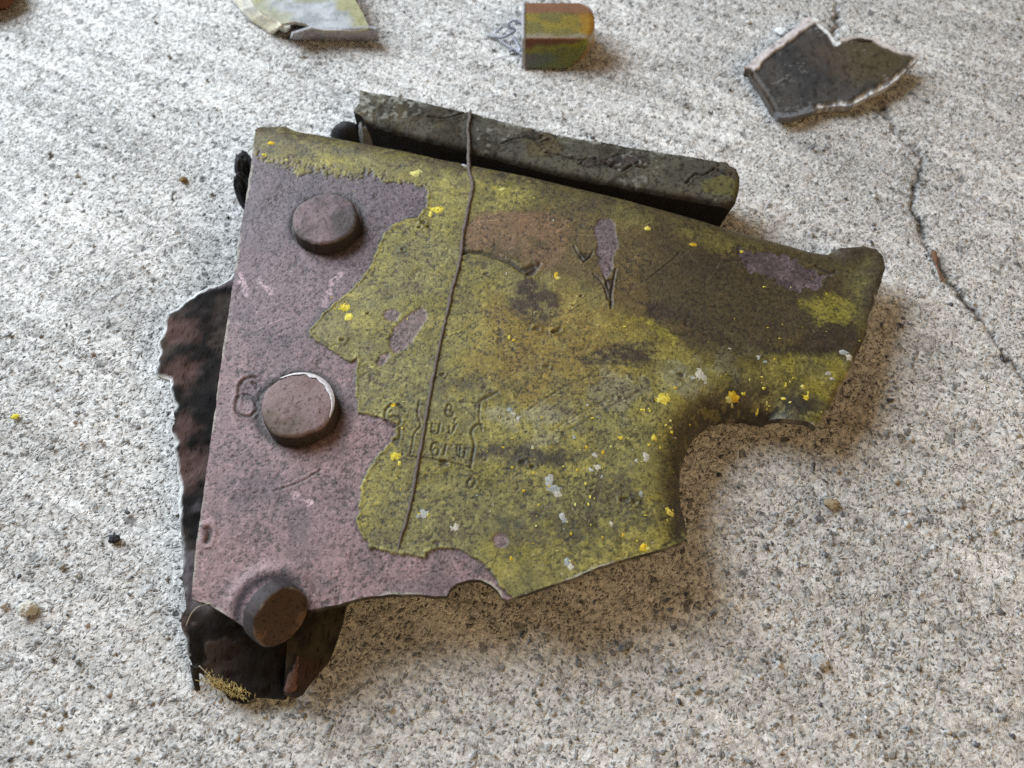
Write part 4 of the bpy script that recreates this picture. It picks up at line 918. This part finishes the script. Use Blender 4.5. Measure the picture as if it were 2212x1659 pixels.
# ------------------------------------------------------------------ scrap behind: grey painted folded sheet
def scrap_sheet():
    root = empty("folded_sheet_scrap", None); tag(root, "pale grey and olive folded sheet scrap cut off by the upper frame edge", "metal scrap")
    z1 = 5.2
    Pt = F([(905, -330), (940, -150), (975, -20), (1000, 25), (1033, 51), (1094, 81), (1108, 92), (1160, 84), (1205, 92), (1225, 104), (1235, 112), (1277, 119), (1406, 116), (1457, 110), (1430, 55), (1395, -5), (1340, -130), (1260, -330)])
    O = rough_outline(U2(Pt, z1), .6, .12, 41)
    def top(P, d):
        x, y = P[:, 0], P[:, 1]; nb, nm = fbm(x, y, 10, 4, 301), fbm(x, y, 2.5, 4, 302)
        z = z1 + (nb - .5) * 1.0 + (nm - .5) * .25
        c = lerp(np.tile((0.36, 0.38, 0.40), (len(P), 1)), np.array((0.24, 0.26, 0.27)), sm(.4, .65, nm))
        rt = U2(F([(1457, 110), (1396, 0), (1260, -330)]), z1); dr = seg_dist(P, rt[:-1], rt[1:])
        lt = U2(F([(975, -20), (1033, 51), (1108, 92)]), z1); dl = seg_dist(P, lt[:-1], lt[1:])
        ol = np.clip((1 - sm(1.8, 4.5, dr + (nm - .5) * 3)) + (1 - sm(1.0, 5, dl + (nm - .5) * 4)) * .7 + sm(.60, .68, nb), 0, 1)
        up = sm(U2(F([(1200, 20)]), z1)[0, 1], U2(F([(1200, -30)]), z1)[0, 1], y + (nm - .5) * 8)
        c = lerp(c, np.array((0.26, 0.25, 0.10)), np.clip(ol + up * .8, 0, 1) * .85)
        return z, c
    V, Q, C = grid_slab(O, .45, top, lambda P, d: np.full(len(P), .9), lambda P, c: np.tile((0.42, 0.40, 0.34), (len(P), 1)))
    new_obj("painted_face", mesh_np("painted_face", V, Q, C), root, M_scrap)
    def strip(top_l, bot_l, zt, zb, name, c0, c1, seed):
        a = resample(U(F(top_l), zt), .5); b = resample(U(F(bot_l), zb), .5); n = 60
        ta = np.linspace(0, len(a) - 1, n).astype(int); tb = np.linspace(0, len(b) - 1, n).astype(int); m = 14; V = []; C = []
        A, B = a[ta], b[tb]; nr = np.cross(B[n // 2] - A[n // 2], A[-1] - A[0]); nr /= np.linalg.norm(nr)
        if nr[1] > 0: nr = -nr
        for side in (0, 1):
            for k in range(m + 1):
                t = k / m; p = A + (B - A) * t; k_ = fbm(p[:, 0] * 1.0, p[:, 2] * 1.6 + side, 3, 4, seed)
                V.append(p + nr * ((k_ - .5) * .5 + .25 * math.sin(t * math.pi) - side * .8)[:, None]); C.append(lerp(np.tile(c0, (n, 1)), np.array(c1), sm(.42, .66, k_)))
        V = np.vstack(V); C = np.vstack(C); s = (m + 1) * n
        Q = [(k * n + i, (k + 1) * n + i, (k + 1) * n + i + 1, k * n + i + 1) for k in range(m) for i in range(n - 1)]
        Q += [(s + k * n + i, s + k * n + i + 1, s + (k + 1) * n + i + 1, s + (k + 1) * n + i) for k in range(m) for i in range(n - 1)]
        for i in range(n - 1): Q += [(i, i + 1, s + i + 1, s + i), (m * n + i, s + m * n + i, s + m * n + i + 1, m * n + i + 1)]
        for k in range(m): Q += [(k * n, s + k * n, s + (k + 1) * n, (k + 1) * n), (k * n + n - 1, (k + 1) * n + n - 1, s + (k + 1) * n + n - 1, s + k * n + n - 1)]
        return new_obj(name, mesh_np(name, V, np.array(Q), C), root, M_scrap)
    strip([(1150, 140), (1180, 132), (1232, 113), (1277, 119), (1406, 116), (1457, 111), (1488, 119)], [(1140, 152), (1165, 158), (1250, 159), (1330, 161), (1420, 162), (1470, 163), (1492, 163)], 5.0, .2, "front_flange", (0.36, 0.36, 0.39), (0.24, 0.24, 0.26), 61)
    strip([(930, -70), (975, -10), (1000, 26), (1035, 54), (1070, 72), (1096, 84), (1106, 102)], [(860, -75), (915, 5), (950, 45), (986, 83), (1030, 110), (1060, 132), (1072, 134)], 5.0, .6, "side_flange", (0.66, 0.62, 0.48), (0.46, 0.44, 0.40), 63)
    ribbon(pl3([(*F([(1104, 106)])[0], 4.6), (*F([(1122, 110)])[0], 4.2), (*F([(1142, 104)])[0], 4.6)]), [1.2, 2.0, 1.0], (0, -.6, 1), .3, (0.5, 0.52, 0.47), 8, "torn_lip", M_scrap, root)
    return root
scrap_sheet()

# ------------------------------------------------------------------ yellow passivated hexagon bolt head with lock wire
def hex_head():
    root = empty("hexagon_bolt_head", None); tag(root, "small golden green hexagonal bolt head lying on its side with wire at one end", "bolt head")
    pl, pr = U(F([(2068, 272)]), 0)[0], U(F([(2335, 272)]), 0)[0]
    x0, x1 = pl[0], pr[0]; yf = pl[1]
    prof = [(0.0, 0.15), (2.4, 7.2), (9.0, 9.6), (14.5, 8.0), (16.8, .15)]       # (depth, height) of the facets
    per = densify(np.array(prof), .35, True); cy, cz = 8.2, 4.9
    rmax = np.hypot(per[:, 0] - cy, per[:, 1] - cz); n = len(per)
    # chamfer cone: the farther from the axis the earlier the facet ends
    rmin = 3.8
    xm = x1 - np.clip((rmax - rmin), 0, 9) ** 1.5 * .42
    m = 46; V = []; C = []
    for k in range(m + 1):
        t = k / m
        for i in range(n):
            xx = x0 + (xm[i] - x0) * t; dy, dz = per[i]
            # facet edges softened near the chamfer
            pull = .25 * sm(.93, 1.0, np.array([t]))[0]
            dy, dz = dy + (cy - dy) * pull * .25, dz + (cz - dz) * pull * .25
            V.append((xx, yf + dy, dz))
    V = np.array(V); V[:, 2] = np.maximum(V[:, 2], .05)
    x, y, z = V.T; xs = (x - x0) / (x1 - x0)
    front = (y - yf) < 2.6
    nz = fbm(x + z, z * 2 + y, 3, 4, 401) - .5; fz = z / 7.2
    cg = lerp(np.tile((0.17, 0.175, 0.045), (len(V), 1)), np.array((0.13, 0.165, 0.125)), (1 - sm(.15, .75, xs + nz * .5)) * 1.0)
    cg = lerp(cg, np.array((0.17, 0.14, 0.13)), (1 - sm(.0, .28, xs + nz * .3)) * .8)
    cg = lerp(cg, np.array((0.30, 0.27, 0.03)), np.exp(-((fz - .62 - xs * .28 + nz * .2) / .10) ** 2) * .8)
    cg = lerp(cg, np.array((0.21, 0.085, 0.05)), sm(.62, .80, fz - xs * .30 + nz * .25) * .9)
    top = lerp(np.tile((0.36, 0.29, 0.07), (len(V), 1)), np.array((0.25, 0.225, 0.085)), sm(.35, .6, fbm(x * .35, y, 1.6, 4, 403)))
    top = lerp(top, np.array((0.55, 0.28, 0.04)), sm(.75, .98, xs + nz * .3) * .8)
    top = lerp(top, np.array((0.42, 0.36, 0.30)), (1 - sm(.3, 1.6, (y - yf) - 2.5 + nz * 2)) * .75)
    top = lerp(top, np.array((0.30, 0.13, 0.07)), sm(8.2, 9.6, y - yf + nz * 1.2) * .9)
    C = np.where(front[:, None], cg, top)
    Q = [(k * n + i, (k + 1) * n + i, (k + 1) * n + (i + 1) % n, k * n + (i + 1) % n) for k in range(m) for i in range(n)]
    # far (chamfered) end
    b = len(V); E = []; kk = 10
    for k in range(1, kk + 1):
        t = k / kk
        ring = V[m * n:m * n + n].copy(); ring[:, 1] += (yf + cy - ring[:, 1]) * t; ring[:, 2] += (cz - ring[:, 2]) * t
        ring[:, 0] += (x1 + .25 - ring[:, 0]) * min(1, t * 1.9); E.append(ring)
    E = np.vstack(E); Q2 = []
    for k in range(kk):
        s0 = m * n if k == 0 else b + (k - 1) * n; s1 = b + k * n
        Q2 += [(s0 + i, s1 + i, s1 + (i + 1) % n, s0 + (i + 1) % n) for i in range(n)]
    CE = lerp(np.tile((0.55, 0.30, 0.07), (len(E), 1)), np.array((0.40, 0.34, 0.26)), sm(.4, .6, fbm(E[:, 1], E[:, 2], 2.5, 4, 409)))
    body = mesh_np("facets", np.vstack([V, E]), np.array(Q + Q2), np.vstack([C, CE]))
    m_hex = attr_mat("yellow_passivated_steel", .36, .5, speck=.4, speck_scale=1300, grain=.35, bump=.00006, metal=.55)
    o = new_obj("facets", body, root, m_hex)
    # raw cut face, a thin slab at the left end
    V = []; 
    for dx in (-.9, .0):
        for (dy, dz) in per: V.append((x0 + dx - .02 + (0.5 if dz < 1 and dx < 0 else 0), yf + (dy - cy) * 1.02 + cy, max((dz - cz) * 1.03 + cz, .0)))
    Q = [(i, (i + 1) % n, n + (i + 1) % n, n + i) for i in range(n)]; V += [(x0 - .9, yf + cy, cz), (x0 - .02, yf + cy, cz)]
    T = [(2 * n, (i + 1) % n, i) for i in range(n)] + [(2 * n + 1, n + i, n + (i + 1) % n) for i in range(n)]
    cc = np.tile((0.34, 0.345, 0.36), (len(V), 1))
    new_obj("cut_face", mesh_np("cut_face", np.array(V), np.array(Q), cc, np.array(T)), root, M_scrap, False)
    m_w = plain_mat("grey_wire", (0.30, 0.31, 0.35), .5, .4, metal=.2, var=.6)
    def zz(l): return [(*F([(1850 + a / 2.949, b / 2.949)])[0], h) for a, b, h in l]
    for l, r in [(zz([(640, 270, 3), (560, 270, 3.2), (520, 230, 3.8), (450, 260, 3.4), (440, 310, 2.6), (500, 330, 2.4), (540, 350, 2.0), (440, 410, 1.4), (370, 440, 1.0), (290, 430, .8), (210, 410, .6)]), .42),
                 (zz([(380, 310, 1.6), (330, 350, 1.2), (280, 390, .7), (340, 460, .6), (430, 530, .5), (490, 560, .5)]), .30),
                 (zz([(500, 430, 2.0), (540, 480, 1.6), (570, 550, 1.2), (590, 600, 1.0)]), .45),
                 (zz([(450, 600, .5), (510, 560, .8), (560, 590, .9), (620, 640, .8)]), .38)]:
        V, Q, T = tube(resample(smooth(pl3(l), 2, False), .3), r, 8, 3, .2); new_obj("lock_wire", mesh_np("lock_wire", V, Q, None, T), root, m_w)
    return root
hex_head()

# ------------------------------------------------------------------ torn dark plate at upper right
def torn_plate():
    root = empty("torn_plate", None); tag(root, "dark grey brown torn plate with pale broken rim beside the floor crack", "metal scrap")
    def Zc(l): return F([(2850 + a / 2.602, b / 2.602) for a, b in l])
    zt = 3.4
    ul = [(205, 690), (330, 575), (450, 490), (600, 385), (720, 300), (850, 195), (900, 182)]
    nt = [(945, 212), (985, 250), (1010, 300), (1060, 330), (1110, 400), (1150, 455)]
    ur = [(1190, 425), (1300, 400), (1420, 405), (1560, 440), (1660, 500), (1800, 560), (1900, 580), (1990, 620)]
    lr = [(1930, 670), (1880, 720), (1800, 790), (1720, 860), (1640, 905), (1500, 970), (1380, 1030), (1300, 1072), (1200, 1060), (1060, 1075), (990, 1090), (940, 1110)]
    bo = [(930, 1140), (870, 1165), (760, 1195), (690, 1215), (600, 1218), (555, 1205)]
    le = [(500, 1110), (420, 970), (330, 840), (255, 740)]
    O0 = np.vstack([U2(Zc(l), z) for l, z in ((ul, 3.8), (nt, 3.6), (ur, 3.4), (lr, 3.2), (bo, 2.6), (le, 2.8))])
    O = rough_outline(O0, .5, .22, 55)
    def ld(P, l, z): q = U2(Zc(l), z); return seg_dist(P, q[:-1], q[1:])
    def top(P, d):
        x, y = P[:, 0], P[:, 1]; nb, nm, nf = fbm(x, y, 9, 4, 501), fbm(x, y, 2.2, 4, 502), fbm(x * 1.8, y * .6, .9, 3, 503)
        z = zt + (nb - .5) * .9 + (nm - .5) * .3 + (nf - .5) * .12
        c = lerp(np.tile((0.058, 0.053, 0.050), (len(P), 1)), np.array((0.036, 0.035, 0.036)), sm(.4, .62, nb))
        q = U2(Zc([(1550, 600)]), zt)[0]; c = lerp(c, np.array((0.078, 0.062, 0.026)), (1 - sm(4, 16, np.hypot(x - q[0], y - q[1]) + (nm - .5) * 8)) * .8)
        q = U2(Zc([(1150, 560)]), zt)[0]; c = lerp(c, np.array((0.085, 0.062, 0.046)), (1 - sm(2, 12, np.hypot(x - q[0], y - q[1]) + (nm - .5) * 8)) * .4)
        sc = sm(.66, .72, fbm(x * 1.2 + y * .6, y * 2.2 - x, 1.4, 3, 505)); c = lerp(c, np.array((0.24, 0.23, 0.21)), sc * .5 * sm(.46, .62, fbm(x, y, 7, 3, 515)))
        dul, dnt, dur, dlr, dbo, dle = ld(P, ul, 3.8), ld(P, nt, 3.6), ld(P, ur, 3.4), ld(P, lr, 3.2), ld(P, bo, 2.6), ld(P, le, 2.8)
        w1 = 1 - sm(1.9, 2.4, dul + (fbm(x, y, 5, 3, 521) - .5) * 1.6 + (nm - .5) * .7 + (nf - .5) * .4)
        c = lerp(c, np.array((0.60, 0.555, 0.565)), w1); z += w1 * .5
        w2 = 1 - sm(.8, 1.1, dnt + (nm - .5) * 1.2); c = lerp(c, np.array((0.75, 0.76, 0.76)), w2 * .9)
        w3 = (1 - sm(.7, 1.2, dur + (nm - .5) * 1.2)); c = lerp(c, np.array((0.54, 0.49, 0.47)), w3); z += w3 * .3
        w4 = 1 - sm(.7, 1.5, dlr + (nm - .5) * 2.4); c = lerp(c, lerp(np.tile((0.22, 0.22, 0.23), (len(P), 1)), np.array((0.60, 0.60, 0.60)), sm(.48, .6, fbm(x, y, 1.6, 4, 507) + .12 * (dlr < .9))), w4); z -= w4 * .6
        w5 = 1 - sm(1.2, 1.8, dbo + (nm - .5) * 1.0); c = lerp(c, np.array((0.16, 0.165, 0.18)), w5 * .8)
        w6 = 1 - sm(.9, 1.3, dle + (nm - .5) * .6); c = lerp(c, np.array((0.05, 0.038, 0.028)), w6); z -= w6 * .5
        dk = sm(.62, .7, fbm(x, y, .9, 3, 509)); c = lerp(c, c * .35, dk * .6); z -= dk * .08
        return z, c
    V, Q, C = grid_slab(O, .3, top, lambda P, d: np.full(len(P), 1.7), lambda P, c: lerp(c, np.array((0.15, 0.14, 0.13)), np.full(len(P), .35)))
    # the sheet leans: its right point stands higher than its left corner
    V[:, 2] += 1.0 * sm(O[:, 0].min(), O[:, 0].max(), V[:, 0]) - .6 * (1 - sm(O[:, 1].min(), O[:, 1].max(), V[:, 1]))
    new_obj("sheet", mesh_np("sheet", V, Q, C), root, M_scrap)
    # sliver of a second layer peeled from the back edge
    ribbon(pl3([(*Zc([(1170, 400)])[0], 3.2), (*Zc([(1340, 400)])[0], 4.4), (*Zc([(1480, 415)])[0], 4.6), (*Zc([(1590, 432)])[0], 3.8)]), [.4, 1.2, 1.1, .5], (0, -.3, 1), .2, (0.05, 0.04, 0.028), 15, "peeled_layer", M_rail, root)
    return root
torn_plate()

# ------------------------------------------------------------------ small things on the floor
def twig():
    l = [(*F([(3672, 985)])[0], .4), (*F([(3680, 1010)])[0], .7), (*F([(3686, 1040)])[0], .5), (*F([(3700, 1080)])[0], .6), (*F([(3712, 1108)])[0], .4)]
    p = resample(smooth(pl3(l), 2, False), .3); n = len(p); r = np.interp(np.linspace(0, 1, n), [0, .15, .35, .5, .8, 1], [.3, .6, .42, .2, .28, .2])
    V, Q, T = tube(p, r, 8, 5, .35); return new_obj("twig", mesh_np("twig", V, Q, None, T), None, plain_mat("brown_twig", (0.16, 0.085, 0.05), .8, .2))
tag(twig(), "tiny brown twig lying at the lower end of the floor crack", "twig")
def pebble(name, px, py, r, c, label, cat, seed, flat=.7):
    m = plain_mat(name + "_stone", c, .85, .2, var=.4, scale=900, bump=.0002); b = U([F([(px, py)])[0]], r * .4)[0]
    o = lump(name, b, (r * 1.1, r * .9, r * flat), m, seed, None, .45, 3.5); tag(o, label, cat); return o
pebble("pebble", 108, 2398, 1.5, (.52, .50, .44), "small cream white pebble at the left edge of the floor", "pebble", 71)
pebble("clay_crumb", 3272, 1982, 1.2, (.30, .24, .16), "tan crumb of earth right of the fragment on the concrete", "crumb", 72, .45)
pebble("yellow_flake", 60, 1640, .7, (.55, .50, .06), "tiny yellow paint flake on the floor at the left frame edge", "flake", 73, .35)
pebble("brown_seed", 722, 708, .8, (.20, .14, .06), "small brown seed on the floor above left of the fragment", "seed", 74, .6)
pebble("dark_stone", 450, 2122, .9, (.035, .037, .045), "small dark stone on the pale floor at lower left", "stone", 75, .6)
pebble("flat_pebble", 3237, 2605, 1.1, (.40, .39, .37), "round pale grey pebble set in the floor at lower right", "pebble", 76, .35)
pebble("white_chip", 3078, 122, 1.6, (.72, .73, .74), "thin white paint chip on the floor beside the torn plate", "paint chip", 77, .2)
b = U([(-28, -30)], 5)[0]
o = lump("rusty_scrap", b, (7.5, 6.5, 6), plain_mat("rusty_iron", (0.13, 0.05, 0.02), .8, .2, var=.5, scale=500, bump=.0003), 81, None, .2, 2)
tag(o, "rust brown scrap just showing in the upper left corner", "metal scrap")
